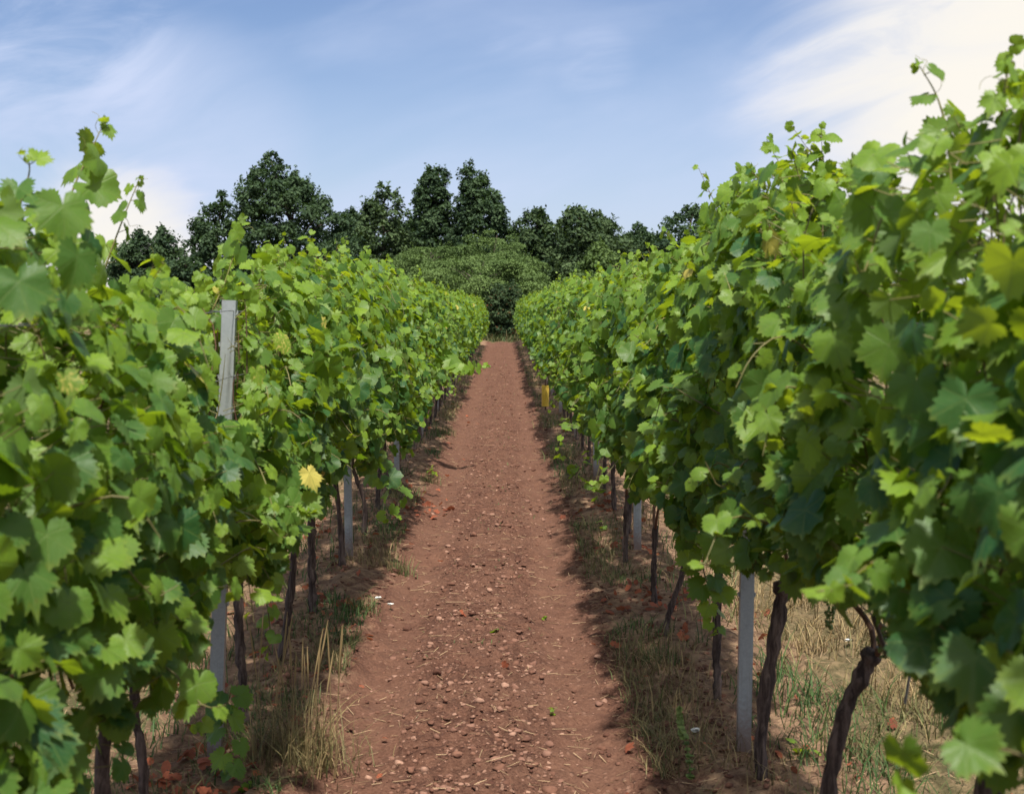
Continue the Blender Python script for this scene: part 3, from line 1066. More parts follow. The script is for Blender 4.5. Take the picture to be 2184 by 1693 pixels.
def build_grass():
    rng = np.random.default_rng(23)
    mb = MB()
    # the turfed aisles beyond each row
    for sgn, x0, x1, n in ((1, ROW_R + 0.05, 3.4, 34000), (-1, -3.4, ROW_L - 0.02, 24000)):
        y = depth_sample(rng, n, 2.2, 34, 1.5)
        x = rng.uniform(x0, x1, n)
        if sgn > 0:
            near = rng.random(n) < 0.5
            x = np.where(near, x0 + (x - x0) * 0.55, x)
        clump = fbm(x * 2.6, y * 2.6, 91, 3)
        keep = rng.random(n) < np.clip((clump - 0.36) * 4.0, 0.06, 1)
        keep &= rng.random(n) < np.clip((np.abs(x - (ROW_R if sgn > 0 else ROW_L))) / 0.4, 0.2, 1)
        x, y, clump = x[keep], y[keep], clump[keep]
        k = len(x)
        h = rng.gamma(4, 0.024, k) * (0.6 + clump)
        gz = fbm(x * 1.3 + 40, y * 1.3, 17, 2)
        dry = np.clip(0.14 - (gz - 0.48) * 5 + rng.normal(0, 0.25, k), 0, 1)
        blades(mb, x, y, ground_height(x, y) - 0.005, h, 0.0016 + 0.0012 * rng.random(k) + 0.00008 * y, rng.uniform(0.2, 1.5, k), dry, rng.random(k), rng)
    # thin growth along the foot of both rows
    n = 22000
    y = depth_sample(rng, n, 4.2, 55, 1.35)
    s = rng.random(n) < 0.5
    x = np.where(s, PATH_R + rng.gamma(2.2, 0.10, n), PATH_L - rng.gamma(2.0, 0.10, n))
    clump = fbm(x * 1.8, y * 1.1, 55, 3)
    keep = clump > 0.47
    x, y = x[keep], y[keep]
    k = len(x)
    dry = np.clip(0.22 - (fbm(x * 1.2, y * 0.8, 58, 2) - 0.5) * 3 + rng.normal(0, 0.25, k), 0, 1)
    blades(mb, x, y, ground_height(x, y) - 0.005, rng.gamma(4, 0.016, k), 0.0016 + 0.0001 * y, rng.uniform(0.2, 1.3, k), dry, rng.random(k), rng)
    # seedlings on the crown of the path
    n = 500
    y = depth_sample(rng, n, 5, 50, 1.3)
    x = -0.08 + rng.normal(0, 0.15, n)
    keep = fbm(x * 3, y * 2, 71, 2) > 0.55
    x, y = x[keep], y[keep]
    k = len(x)
    blades(mb, x, y, ground_height(x, y) - 0.003, rng.uniform(0.012, 0.03, k), 0.003 + 0.0001 * y, rng.uniform(0.5, 1.6, k), rng.random(k) * 0.4, rng.random(k), rng)
    # far end of the rows
    n = 1500
    y = rng.uniform(62.5, 66, n)
    x = rng.normal(0, 1.6, n)
    blades(mb, x, y, ground_height(x, y), rng.gamma(4, 0.07, n), np.full(n, 0.012), rng.uniform(0.2, 1.2, n), np.clip(rng.normal(0.3, 0.3, n), 0, 1), rng.random(n) * 0.5, rng)
    tag(mb.build('grass', [M_GRASS]), 'dry and green grass growing under and between the rows', 'grass', None, 'stuff')


build_grass()


def tuft(u, v, depth, n, hmin, hmax, spread, dry, seed, label, stalks=0):
    rng = np.random.default_rng(seed)
    p = W(u, v, depth)
    p[2] = float(ground_height(np.array([p[0]]), np.array([p[1]]))[0])
    t = empty('grass_tuft', p)
    tag(t, label, 'grass tuft', 'grass tufts at the edges of the path')
    mb = MB()
    x, y = rng.normal(0, spread, n), rng.normal(0, spread, n)
    h = rng.uniform(hmin, hmax, n) * np.exp(-(x ** 2 + y ** 2) / (8 * spread ** 2))
    blades(mb, x, y, np.full(n, -0.02), h, rng.uniform(0.0012, 0.0026, n), rng.uniform(0.05, 1.1, n), np.clip(dry + rng.normal(0, 0.22, n), 0, 1), rng.random(n), rng)
    mb.build('blades', [M_GRASS], t)
    for k in range(stalks):
        sb = MB()
        a = rng.uniform(0, 6.28)
        b0 = np.array([rng.normal(0, spread * 0.8), rng.normal(0, spread * 0.5), -0.02])
        hh = rng.uniform(0.7, 1.05) * hmax * 1.40
        ln = rng.uniform(0.02, 0.16) * hh
        P = spline([b0, b0 + UP * hh * 0.5 + np.array([math.cos(a), math.sin(a), 0]) * ln * 0.3, b0 + UP * hh + np.array([math.cos(a), math.sin(a), 0]) * ln], 12)
        tube(sb, P, np.concatenate([np.linspace(0.0016, 0.0011, 8), [0.0028, 0.0034, 0.0028, 0.001]]), 5, (0.9, 0, 1, 0), 0)
        sb.build('seed_stalk', [M_GRASS], t)
    return t


tuft(632, 1660, 4.95, 560, 0.10, 0.38, 0.105, 0.72, 1, 'tall dry grass tuft with upright seed stalks beside left post', 18)
tuft(850, 1225, 8.6, 120, 0.08, 0.22, 0.05, 0.25, 2, 'dark green grass tuft on the left path edge past second post', 0)
tuft(775, 1330, 7.3, 90, 0.06, 0.18, 0.05, 0.35, 3, 'small green grass tuft on the left path edge before second post', 0)
tuft(945, 935, 17.5, 140, 0.10, 0.26, 0.065, 0.30, 4, 'green grass tuft at the left path edge by the fourth post', 0)
tuft(915, 1035, 12.9, 130, 0.08, 0.22, 0.06, 0.45, 5, 'yellow green grass tuft at the left path edge by third post', 0)
tuft(1400, 1435, 6.3, 150, 0.06, 0.17, 0.07, 0.12, 6, 'dark green weedy grass tuft below the right row', 0)
tuft(1205, 985, 14.8, 150, 0.10, 0.30, 0.11, 0.30, 7, 'tall green grass tuft at the right path edge by the third post', 0)
tuft(1185, 920, 18.5, 130, 0.10, 0.30, 0.12, 0.35, 8, 'pale green grass tuft at right path edge below the yellow tube', 0)


# ------------------------------------------------------------------ small things on the ground
def weed_stalk():
    rng = np.random.default_rng(5)
    p = W(1474, 1700, 4.75)
    p[2] = float(ground_height(np.array([p[0]]), np.array([p[1]]))[0])
    t = empty('weed_plant', p)
    tag(t, 'slim pale green weed with a flower spike beside the right post', 'weed')
    top = W(1449, 1510, 4.75) - p
    P = spline([(0, 0, -0.02), top * 0.35 + np.array([0.004, 0, 0]), top * 0.7 + np.array([-0.006, 0, 0]), top], 14)
    mb = MB()
    tube(mb, P, np.linspace(0.0028, 0.0012, 14), 5, (0, 0, 0.5, 0))
    mb.build('stem', [M_WEED], t)
    mb = MB()
    n = 60
    k = rng.integers(1, 9, n)
    a = rng.uniform(0, 6.28, n)
    d = np.stack([np.cos(a), np.sin(a), rng.uniform(0.2, 0.9, n)], 1)
    put_leaves(mb, P[k], np.stack([-np.cos(a) * 0.4, -np.sin(a) * 0.4, np.ones(n)], 1), d, rng.uniform(0.008, 0.020, n), rng.random(n), np.zeros(n), 2, rng)
    mb.build('leaves', [M_WEED], t)
    mb = MB()
    n = 170
    q = rng.uniform(0.52, 1.0, n)
    c = np.stack([np.interp(q, np.linspace(0, 1, 14), P[:, j]) for j in range(3)], 1)
    a = rng.uniform(0, 6.28, n)
    d = np.stack([np.cos(a), np.sin(a), rng.uniform(0.3, 1, n)], 1)
    put_leaves(mb, c + d * (0.010 * (1.05 - q) * 2)[:, None], d + rng.normal(0, 0.4, (n, 3)), d, rng.uniform(0.007, 0.013, n), rng.uniform(0.6, 1, n), np.zeros(n), 2, rng)
    mb.build('flower_spike', [M_WEED], t)


weed_stalk()


def ground_blossoms():
    rng = np.random.default_rng(9)
    for (u, v, d, lab) in ((805, 1306, 7.55, 'tiny white blossom on the soil at the left path edge, nearer the row'),
                           (832, 1309, 7.5, 'tiny white blossom on the soil at the left path edge, nearer the path'),
                           (1482, 1622, 5.1, 'small round white blossom beside the slim weed'),
                           (1808, 1388, 6.7, 'white blossom in the turf behind the leaning trunk')):
        p = W(u, v, d)
        p[2] = float(ground_height(np.array([p[0]]), np.array([p[1]]))[0])
        t = empty('blossom', p)
        tag(t, lab, 'flower', 'small white blossoms on the ground')
        mb = MB()
        tube(mb, spline([(0, 0, 0), (0.004, 0.002, 0.018), (0.002, 0, 0.036)], 6), np.full(6, 0.0014), 5, (0, 0, 0.4, 0))
        mb.build('stem', [M_WEED], t)
        mb = MB()
        n = 11
        a = np.linspace(0, 6.28, n, endpoint=False) + rng.normal(0, 0.1, n)
        dd = np.stack([np.cos(a), np.sin(a), rng.uniform(0.1, 0.5, n)], 1)
        put_leaves(mb, np.tile([[0.002, 0, 0.036]], (n, 1)), np.stack([-0.3 * np.cos(a), -0.3 * np.sin(a), np.ones(n)], 1), dd, rng.uniform(0.014, 0.020, n), rng.random(n), np.zeros(n), 2, rng)
        mb.build('petals', [M_FLOWER], t)


ground_blossoms()


def sprig(u, v, depth, n, size, seed, label, hgt=0.10):
    """a young vine sucker or broad-leaved seedling coming out of the ground"""
    rng = np.random.default_rng(seed)
    p = W(u, v, depth)
    p[2] = float(ground_height(np.array([p[0]]), np.array([p[1]]))[0])
    t = empty('seedling', p)
    tag(t, label, 'plant', 'broad leaved seedlings on the ground')
    mb = MB()
    tops = []
    for k in range(3):
        a = rng.uniform(0, 6.28)
        e = np.array([math.cos(a) * hgt * 0.7, math.sin(a) * hgt * 0.7, hgt * rng.uniform(0.6, 1.1)])
        P = spline([(0, 0, -0.01), e * 0.5 + np.array([0, 0, hgt * 0.15]), e], 8)
        tube(mb, P, np.linspace(0.0022, 0.001, 8), 5, (0, 0, 0.6, 0))
        tops.append(P)
    mb.build('stem', [M_STEM], t)
    mb = MB()
    T = np.concatenate(tops)
    k = rng.integers(0, len(T), n)
    a = rng.uniform(0, 6.28, n)
    o = np.stack([np.cos(a), np.sin(a), np.zeros(n)], 1)
    put_leaves(mb, T[k] + o * size * 0.4, o * 0.4 + UP + rng.normal(0, 0.25, (n, 3)), o + rng.normal(0, 0.2, (n, 3)), rng.uniform(0.6, 1.1, n) * size, rng.uniform(0.5, 1, n), np.zeros(n), 1, rng)
    mb.build('leaves', [M_LEAF], t)


sprig(1232, 1045, 12.6, 13, 0.070, 1, 'bright green vine sprig low at the right path edge near third post', 0.24)
sprig(1275, 1090, 11.3, 9, 0.06, 2, 'light green vine sprig low by right path edge, nearer than its twin', 0.16)
sprig(1055, 1358, 7.0, 5, 0.022, 3, 'tiny green seedling in the middle of the path', 0.03)
sprig(1160, 1318, 7.4, 5, 0.020, 4, 'tiny green seedling on the path, farther than the middle one', 0.025)
sprig(1178, 1532, 5.6, 4, 0.016, 5, 'smallest pale seedling on the near path', 0.03)
sprig(1715, 1640, 5.0, 5, 0.045, 6, 'light green broad leaf seedling between post and leaning trunk', 0.11)
sprig(925, 1015, 13.4, 8, 0.05, 7, 'green leafy seedling at the left path edge near the third post', 0.12)
sprig(1290, 1170, 9.8, 6, 0.04, 8, 'small seedling at the right path edge by the second post', 0.08)


# ------------------------------------------------------------------ posts and wires
def channel(mb, w, d, t, z0, z1):
    """steel channel, open to the back, with folded lips"""
    pr = np.array([(-w, -d), (w, -d), (w, d), (w * 0.55, d), (w * 0.55, d - t), (w - t, d - t), (w - t, -d + t), (-w + t, -d + t), (-w + t, d - t), (-w * 0.55, d - t), (-w * 0.55, d), (-w, d)])
    n = len(pr)
    zs = np.linspace(z0, z1, 14)
    V = np.concatenate([np.column_stack([pr, np.full(n, z)]) for z in zs])
    q = [(k * n + i, k * n + (i + 1) % n, (k + 1) * n + (i + 1) % n, (k + 1) * n + i) for k in range(13) for i in range(n)]
    mb.add(V, q)
    top = 13 * n
    mb.add(V, [(top + 0, top + 1, top + 6, top + 7), (top + 1, top + 2, top + 5, top + 6), (top + 2, top + 3, top + 4, top + 5), (top + 0, top + 7, top + 8, top + 11), (top + 11, top + 8, top + 9, top + 10)])


def make_post(x, y, height, hooks, label, group, lean=0.0):
    z = float(ground_height(np.array([x]), np.array([y]))[0])
    t = empty('trellis_post', (x, y, z))
    t.rotation_euler = (-PITCH, lean, 0)
    tag(t, label, 'post', group)
    mb = MB()
    channel(mb, 0.0235, 0.016, 0.003, -0.25, height)
    mb.build('channel', [M_METAL], t, smooth=False)
    if hooks:
        k = 0
        zz = height - 0.05
        while zz > 0.45:
            for s in (-1, 1):
                hb = MB()
                x0 = s * 0.0235
                pr = np.array([(0, 0), (s * 0.007, 0.004), (s * 0.008, 0.016), (s * 0.003, 0.018), (s * 0.003, 0.010), (0, 0.009)])
                V = np.concatenate([np.column_stack([x0 + pr[:, 0], np.full(6, yy), zz + pr[:, 1]]) for yy in (-0.006, 0.006)])
                hb.add(V, [(i, (i + 1) % 6, 6 + (i + 1) % 6, 6 + i) for i in range(6)])
                hb.add(V, [(0, 1, 2, 3, 4, 5), (11, 10, 9, 8, 7, 6)])
                hb.build('wire_hook', [M_METAL], t, smooth=False)
            zz -= 0.11
    return t


ORD = ['first', 'second', 'third', 'fourth', 'fifth', 'sixth', 'seventh', 'eighth', 'ninth', 'tenth', 'eleventh', 'twelfth', 'thirteenth', 'fourteenth', 'fifteenth', 'sixteenth']
POST_L = [0.75, 4.86] + [8.8 + 4.02 * k for k in range(12)]
POST_R = [0.80, 4.95] + [9.0 + 3.92 * k for k in range(14)]
END_L, END_R = 55.0, 62.5


def make_posts():
    for side, X, ys, end in (('left', ROW_L, POST_L, END_L), ('right', ROW_R, POST_R, END_R)):
        for k, y in enumerate(y for y in ys if 2 < y < end):
            if k == 0:
                lab = {'left': 'nearest grey steel post, standing tall and bare among the left row', 'right': 'nearest blue grey steel post beside a dark vine trunk of right row'}[side]
            elif k < 6:
                lab = f'{ORD[k]} grey steel post of the {side} row counted from the camera'
            else:
                lab = f'distant grey steel post hidden in leaves of the {side} row'
            rng = np.random.default_rng(300 + k + (0 if side == 'left' else 50))
            xx = X + (0 if k == 0 else rng.normal(0, 0.012)) - (0.035 if side == 'left' and k == 0 else 0)
            make_post(xx, y, 1.57, k == 0, lab, f'steel posts of the {side} row', R(1.9 if side == 'left' else 1.2) if k == 0 else rng.normal(0, 0.012))


make_posts()


def make_wires():
    heights = ((0.92, 'lowest'), (1.10, 'lower middle'), (1.36, 'upper middle'), (1.58, 'topmost'))
    for side, X, ys, end in (('left', ROW_L, POST_L, END_L), ('right', ROW_R, POST_R, END_R)):
        for h, wd in heights:
            for s in ((0,) if h < 1 else (-1, 1)):
                mb = MB()
                yy = [y for y in ys if y < end]
                P = []
                for a, b in zip(yy[:-1], yy[1:]):
                    for f in (0, 0.25, 0.5, 0.75):
                        P.append((X + s * 0.034, a + (b - a) * f, h + PITCH * 0 - 0.02 * math.sin(math.pi * f)))
                P.append((X + s * 0.034, yy[-1], h))
                tube(mb, P, np.full(len(P), 0.0016), 5, (0, 0, 0.5, 0))
                o = mb.build('trellis_wire', [M_WIRE])
                side_w = '' if s == 0 else (' on the aisle face' if (s > 0) == (side == 'left') else ' on the outer face')
                tag(o, f'{wd} steel wire strung along the {side} row{side_w}', 'wire', f'trellis wires of the {side} row')


make_wires()


# ------------------------------------------------------------------ the two rows of vines
TOPL = np.array([(1.0, 1.74), (2.0, 1.77), (2.6, 1.80), (2.85, 1.76), (3.05, 1.67), (3.4, 1.62), (3.85, 1.60), (4.3, 1.58), (4.8, 1.62), (5.4, 1.76), (6.3, 1.80), (7.5, 1.84), (9.0, 1.88), (10.5, 1.90), (12, 1.83), (15, 1.77), (60, 1.76)])
TOPR = np.array([(1.0, 1.84), (1.9, 1.78), (2.15, 1.83), (2.45, 1.95), (2.65, 1.92), (2.8, 1.82), (3.0, 1.76), (3.2, 1.74), (3.4, 1.78), (3.65, 1.90), (3.95, 1.96), (4.2, 2.0), (4.6, 1.95), (4.95, 1.99), (5.15, 1.95), (5.35, 1.82), (5.7, 1.78), (6.8, 1.77), (7.9, 1.82), (9.5, 1.82), (14, 1.81), (60, 1.82)])
BOTL = np.array([(1.0, .62), (2.6, .66), (3.4, .74), (3.9, .78), (4.6, .76), (5.3, .75), (7, .68), (9, .62), (12, .60), (60, .54)])
BOTR = np.array([(1.0, .92), (2.6, .93), (3.6, .90), (4.6, .86), (5.6, .78), (7, .70), (9, .62), (12, .58), (60, .54)])


def prof(tab, off, bump_amp=0.0):
    return lambda y: float(np.interp(y + off, tab[:, 0], tab[:, 1])) + bump_amp * (float(fbm(np.array([(y + off) * 1.1]), np.array([tab[0, 1] * 50]), 404, 2)[0]) - 0.5)


VY_L = [1.55, 2.55, 3.40, 3.86, 5.26, 6.32, 7.18, 8.45, 9.72]
VY_R = [1.50, 2.50, 3.50, 4.60, 5.66, 6.70, 7.45, 8.60, 9.70]
while VY_L[-1] < END_L - 1.1:
    VY_L.append(VY_L[-1] + 1.13)
while VY_R[-1] < END_R - 1.1:
    VY_R.append(VY_R[-1] + 1.13)

# trunk courses read off the photograph where one can see them: (pixels, depth, radius at foot, at head, knob)
TRUNKS_L = {3.40: ([(216, 1720), (222, 1620), (240, 1520), (255, 1400)], 3.40, 0.022, 0.018, 0),
            3.86: ([(312, 1730), (306, 1640), (290, 1530), (286, 1410), (290, 1330)], 3.86, 0.016, 0.014, 0),
            5.26: ([(528, 1560), (520, 1480), (514, 1390), (510, 1310), (512, 1250)], 5.26, 0.021, 0.020, 0),
            6.32: ([(590, 1460), (604, 1370), (618, 1280), (628, 1180), (636, 1100)], 6.32, 0.023, 0.019, 0),
            7.18: ([(668, 1352), (666, 1260), (665, 1180), (664, 1090)], 7.18, 0.026, 0.022, 0.006)}
TRUNKS_R = {2.50: ([(2095, 1790), (2105, 1690), (2130, 1600), (2140, 1500)], 2.52, 0.027, 0.022, 0),
            3.50: ([(1762, 1800), (1768, 1690), (1790, 1570), (1812, 1490), (1845, 1430), (1866, 1390)], 3.50, 0.024, 0.026, 0.008),
            4.60: ([(1630, 1740), (1622, 1640), (1628, 1520), (1645, 1400), (1662, 1300), (1670, 1240)], 4.60, 0.023, 0.024, 0.016),
            5.66: ([(1533, 1550), (1530, 1460), (1528, 1390), (1530, 1290), (1536, 1180)], 5.66, 0.022, 0.020, 0),
            6.70: ([(1426, 1400), (1420, 1340), (1438, 1275), (1462, 1200), (1470, 1130)], 6.70, 0.018, 0.016, 0),
            7.45: ([(1397, 1322), (1394, 1230), (1398, 1120)], 7.45, 0.019, 0.017, 0),
            8.60: ([(1336, 1238), (1334, 1150), (1338, 1050)], 8.60, 0.022, 0.019, 0)}

SIDE_FEAT = {'left': [
    ((660, 1008), -0.56, (0.7, -0.5, 0.5), (0.3, 0, -1), 0.074, 0.9, 0.8),
    ((602, 724), -0.70, (0.7, -0.6, 0.4), (0.1, 0, -1), 0.060, 0.8, 0.46),
    ((547, 792), -0.69, (0.7, -0.6, 0.2), (0.3, 0, -1), 0.060, 0.8, 0.40),
    ((140, 806), -0.68, (0.6, -0.7, 0.3), (0.4, 0, -1), 0.045, 0.6, 0.45),
    ((290, 850), -0.70, (0.6, -0.7, 0.3), (-0.2, 0, -1), 0.045, 0.8, 0.42),
    ((395, 905), -0.70, (0.7, -0.6, 0.4), (0.2, 0, -1), 0.075, 0.95, 0.12),
    ((430, 1280), -0.72, (0.5, -0.7, 0.5), (0.1, 0, -1), 0.060, 0.9, 0.0),
    ((100, 1140), -0.69, (0.6, -0.7, 0.35), (-0.1, 0, -1), 0.068, 0.35, 0.0),
    ((145, 985), -0.69, (0.4, -0.8, 0.35), (0.1, 0, -1), 0.075, 0.15, 0.0),
    ((275, 1265), -0.72, (0.4, -0.8, 0.5), (0.1, 0, -1), 0.062, 0.45, 0.0),
    ((180, 1370), -0.71, (0.5, -0.8, 0.4), (-0.1, 0, -1), 0.070, 0.35, 0.0),
    ((350, 1350), -0.74, (0.5, -0.8, 0.5), (0.1, 0, -1), 0.066, 0.25, 0.0),
    ((60, 1490), -0.70, (0.5, -0.8, 0.5), (0.0, 0, -1), 0.075, 0.40, 0.0),
    ((150, 1610), -0.71, (0.5, -0.8, 0.4), (0.1, 0, -1), 0.066, 0.35, 0.0),
    ((40, 600), -0.68, (0.5, -0.8, 0.3), (0.2, 0, -1), 0.075, 0.20, 0.0),
    ((135, 440), -0.72, (0.5, -0.8, 0.3), (0.0, 0, -1), 0.085, 0.45, 0.0),
    ((165, 545), -0.70, (0.7, -0.5, 0.1), (-0.3, 0, -1), 0.085, 0.25, 0.0)],
    'right': [
    ((1985, 490), 0.62, (-0.5, -0.8, 0.4), (0.1, 0, -1), 0.055, 0.35, 0.0),
    ((1940, 1090), 0.60, (-0.4, -0.6, 0.8), (0.2, 0, -1), 0.060, 0.75, 0.0),
    ((2095, 925), 0.60, (0.3, 0.5, 1.0), (1, 0, -0.1), 0.060, 0.95, 0.0),
    ((2110, 690), 0.60, (0.6, 0.6, 0.5), (-0.8, 0, -0.5), 0.062, 0.8, 0.0),
    ((2160, 560), 0.60, (0.6, 0.6, 0.5), (-0.3, 0, -1), 0.062, 0.95, 0.0),
    ((1810, 640), 0.62, (-0.5, -0.7, 0.5), (0.1, 0, -1), 0.075, 0.45, 0.0),
    ((1640, 880), 0.62, (-0.4, -0.7, 0.7), (-0.1, 0, -1), 0.062, 0.45, 0.0),
    ((2080, 1400), 0.60, (-0.5, -0.7, 0.5), (0.1, 0, -1), 0.090, 0.15, 0.0),
    ((2060, 850), 0.61, (-0.6, -0.7, 0.3), (-0.1, 0, -1), 0.080, 0.12, 0.0),
    ((2130, 1050), 0.60, (-0.7, -0.5, 0.2), (0.1, 0, -1), 0.085, 0.12, 0.0),
    ((1930, 500), 0.64, (0.7, 0.5, 0.1), (-0.2, 0, -1), 0.075, 0.35, 0.0)]}


def vine_label(side, y, i, ys, posts):
    special = {('left', 0): 'tall leafy vine at the left picture edge, partly outside the picture',
               ('left', 1): 'leafy vine with big dark leaves just inside the left edge',
               ('left', 2): 'left row vine with thick trunk and tall tip shoot before the first post',
               ('left', 3): 'left row vine with thin black trunk just before the first post',
               ('left', 4): 'left row vine just past the nearest post, trailing a spray into the aisle',
               ('left', 5): 'left row vine with crooked leaning trunk behind the dry grass tuft',
               ('left', 6): 'left row vine with straight dark trunk, a yellow leaf beside it',
               ('right', 0): 'very near leafy vine cut off by the right picture edge',
               ('right', 1): 'tall dark vine at the right edge with backlit shoots above',
               ('right', 2): 'right row vine with strongly bent knobbly trunk',
               ('right', 3): 'right row vine whose dark trunk rises beside the nearest post',
               ('right', 4): 'right row vine just past the nearest post, leaf cluster on its trunk',
               ('right', 5): 'right row vine with a thin trunk slanting near the path edge',
               ('right', 6): 'right row vine with slim upright trunk just behind the slanting trunk',
               ('right', 7): 'right row vine whose trunk stands close before the second post'}
    if (side, i) in special:
        return special[(side, i)]
    if y < 24:
        k = max(j for j, p in enumerate(posts) if p < y)          # posts[1] is the first post one sees
        a = [v for v in ys if posts[k] < v <= (posts[k + 1] if k + 1 < len(posts) else 99)]
        return f'{side} row vine, {ORD[a.index(y)]} past the {ORD[k - 1]} post' + (' of that row' if side == 'left' else ' in its leafy wall')
    return f'far vine of the {side} row, merging into the distant green wall'


def bunch(parent, p, seed):
    rng = np.random.default_rng(seed)
    v, f = ICO1
    mb = MB()
    n = 55
    z = rng.uniform(0, 1, n)
    a = rng.uniform(0, 6.28, n)
    rr = 0.024 * (1 - 0.75 * z) * np.sqrt(rng.uniform(0.3, 1, n))
    c = np.stack([rr * np.cos(a), rr * np.sin(a), -0.10 * z], 1)
    r = rng.uniform(0.0038, 0.0056, n)
    V = c[:, None] + v[None] * r[:, None, None]
    A = np.zeros((n, len(v), 4), np.float32)
    A[..., 2] = rng.random(n)[:, None]
    mb.add(V.reshape(-1, 3), (f[None] + (np.arange(n) * len(v))[:, None, None]).reshape(-1, 3), A.reshape(-1, 4))
    tube(mb, [(0, 0, -0.09), (0, 0, -0.04), (0.004, 0, 0.01), (0.0, 0, 0.05)], np.full(4, 0.0016), 5, (0, 0, 0.5, 0))
    o = mb.build('grape_bunch', [M_GRAPE], parent)
    o.location = Vector(p) - parent.location
    return o


def row(side):
    X, ys, posts, end = {'left': (ROW_L, VY_L, POST_L, END_L), 'right': (ROW_R, VY_R, POST_R, END_R)}[side]
    tops, bots, trunks = {'left': (TOPL, BOTL, TRUNKS_L), 'right': (TOPR, BOTR, TRUNKS_R)}[side]
    aisle = 1.0 if side == 'left' else -1.0
    group = f'grapevines of the {side} row'
    feats = []
    for (uv, xf, nrm, tipd, s, t, yl) in SIDE_FEAT[side]:
        d = ray(*uv)
        depth = xf / d.x
        feats.append((W(*uv, depth), nrm, tipd, s * 0.78, t, yl, depth))
    roots, protos = [], []
    for i, y in enumerate(ys):
        rng = np.random.default_rng(1000 + i + (0 if side == 'left' else 500))
        far = y > 20
        gz = float(ground_height(np.array([X]), np.array([y]))[0])
        if far and len(protos) == 7:
            src = protos[(i * 3) % 7]
            t = copy_tree(src)
            t.location = (X, y, gz)
            t.scale = (1, (-1 if rng.random() < 0.5 else 1), rng.uniform(0.96, 1.03))
            t['label'] = vine_label(side, y, i, ys, posts)
            roots.append(t)
            continue
        t = empty('grapevine', (X, y, gz))
        tag(t, vine_label(side, y, i, ys, posts), 'vine', group)
        org = np.array((X, y, gz))
        lod = 0 if y < 7.0 else (1 if y < 20 else 2)
        lo = -(y - ys[i - 1]) / 2 if i else -0.6
        hi = (ys[i + 1] - y) / 2 if i + 1 < len(ys) else 0.5
        if far:
            lo, hi = -0.58, 0.58
        # trunk with its two arms tied along the lowest wire
        mb = MB()
        if y in trunks:
            px, d, r0, r1, kn = trunks[y]
            pts = [W(u, v, d) - org for u, v in px]
            pts[0][2] = min(pts[0][2], -0.03)
            vine_trunk(mb, pts, r0 * 0.8, r1 * 0.8, rng, 12, kn)
            head = pts[-1]
        else:
            lx, ly = rng.normal(0, 0.04), rng.normal(0, 0.09)
            hz = rng.uniform(0.70, 0.80)
            pts = [(0, 0, -0.03), (lx * 0.3 + rng.normal(0, 0.012), ly * 0.2, 0.22), (lx * 0.8 + rng.normal(0, 0.02), ly * 0.6, 0.48), (lx, ly, hz)]
            vine_trunk(mb, pts, rng.uniform(0.012, 0.018), rng.uniform(0.010, 0.015), rng, 10 if y < 20 else 7, rng.choice((0, 0.008)))
            head = np.array(pts[-1])
        trunk = mb.build('trunk', [M_VINEBARK], t)
        mb = MB()
        for s, e in ((-1, lo), (1, hi)):
            q = [head - UP * 0.02, head + np.array([0, s * 0.08, 0.06]), np.array([0, head[1] * 0.4 + e * 0.55, 0.83]), np.array([rng.normal(0, 0.02), e * 0.95, 0.79])]
            tube(mb, spline(q, 12), np.linspace(0.009, 0.0045, 12), 6, (0, 0, rng.random(), 0), 0, 0.2, rng)
        mb.build('cane', [M_CANE], t)
        mb = MB()
        mine = [(f[0], f[1], f[2], f[3], f[4], f[5]) for f in feats if lo <= f[6] - y < hi and not far]
        yl = 0.003 if side == 'right' else 0.007
        if far and side == 'left':
            yl = 0.06 if i % 3 else 0.02
        fy = y if not far else 24
        canopy(mb, rng, lo - 0.05, hi + 0.05, prof(tops, fy, 0.0 if y < 5 else 0.24), prof(bots, fy), lod, {0: 900, 1: 640, 2: 440}[lod], {0: 0.25, 1: 0.29, 2: 0.31}[lod], aisle, {0: 0.052, 1: 0.052, 2: 0.056}[lod], yl, mine, org)
        mb.build('foliage', [M_LEAF, M_STEM, M_CANE], t)
        roots.append(t)
        if far:
            protos.append(t)
    return roots


VL = row('left')
VR = row('right')


def owner(roots, y):
    return min(roots, key=lambda r: abs(r.location.y - y))


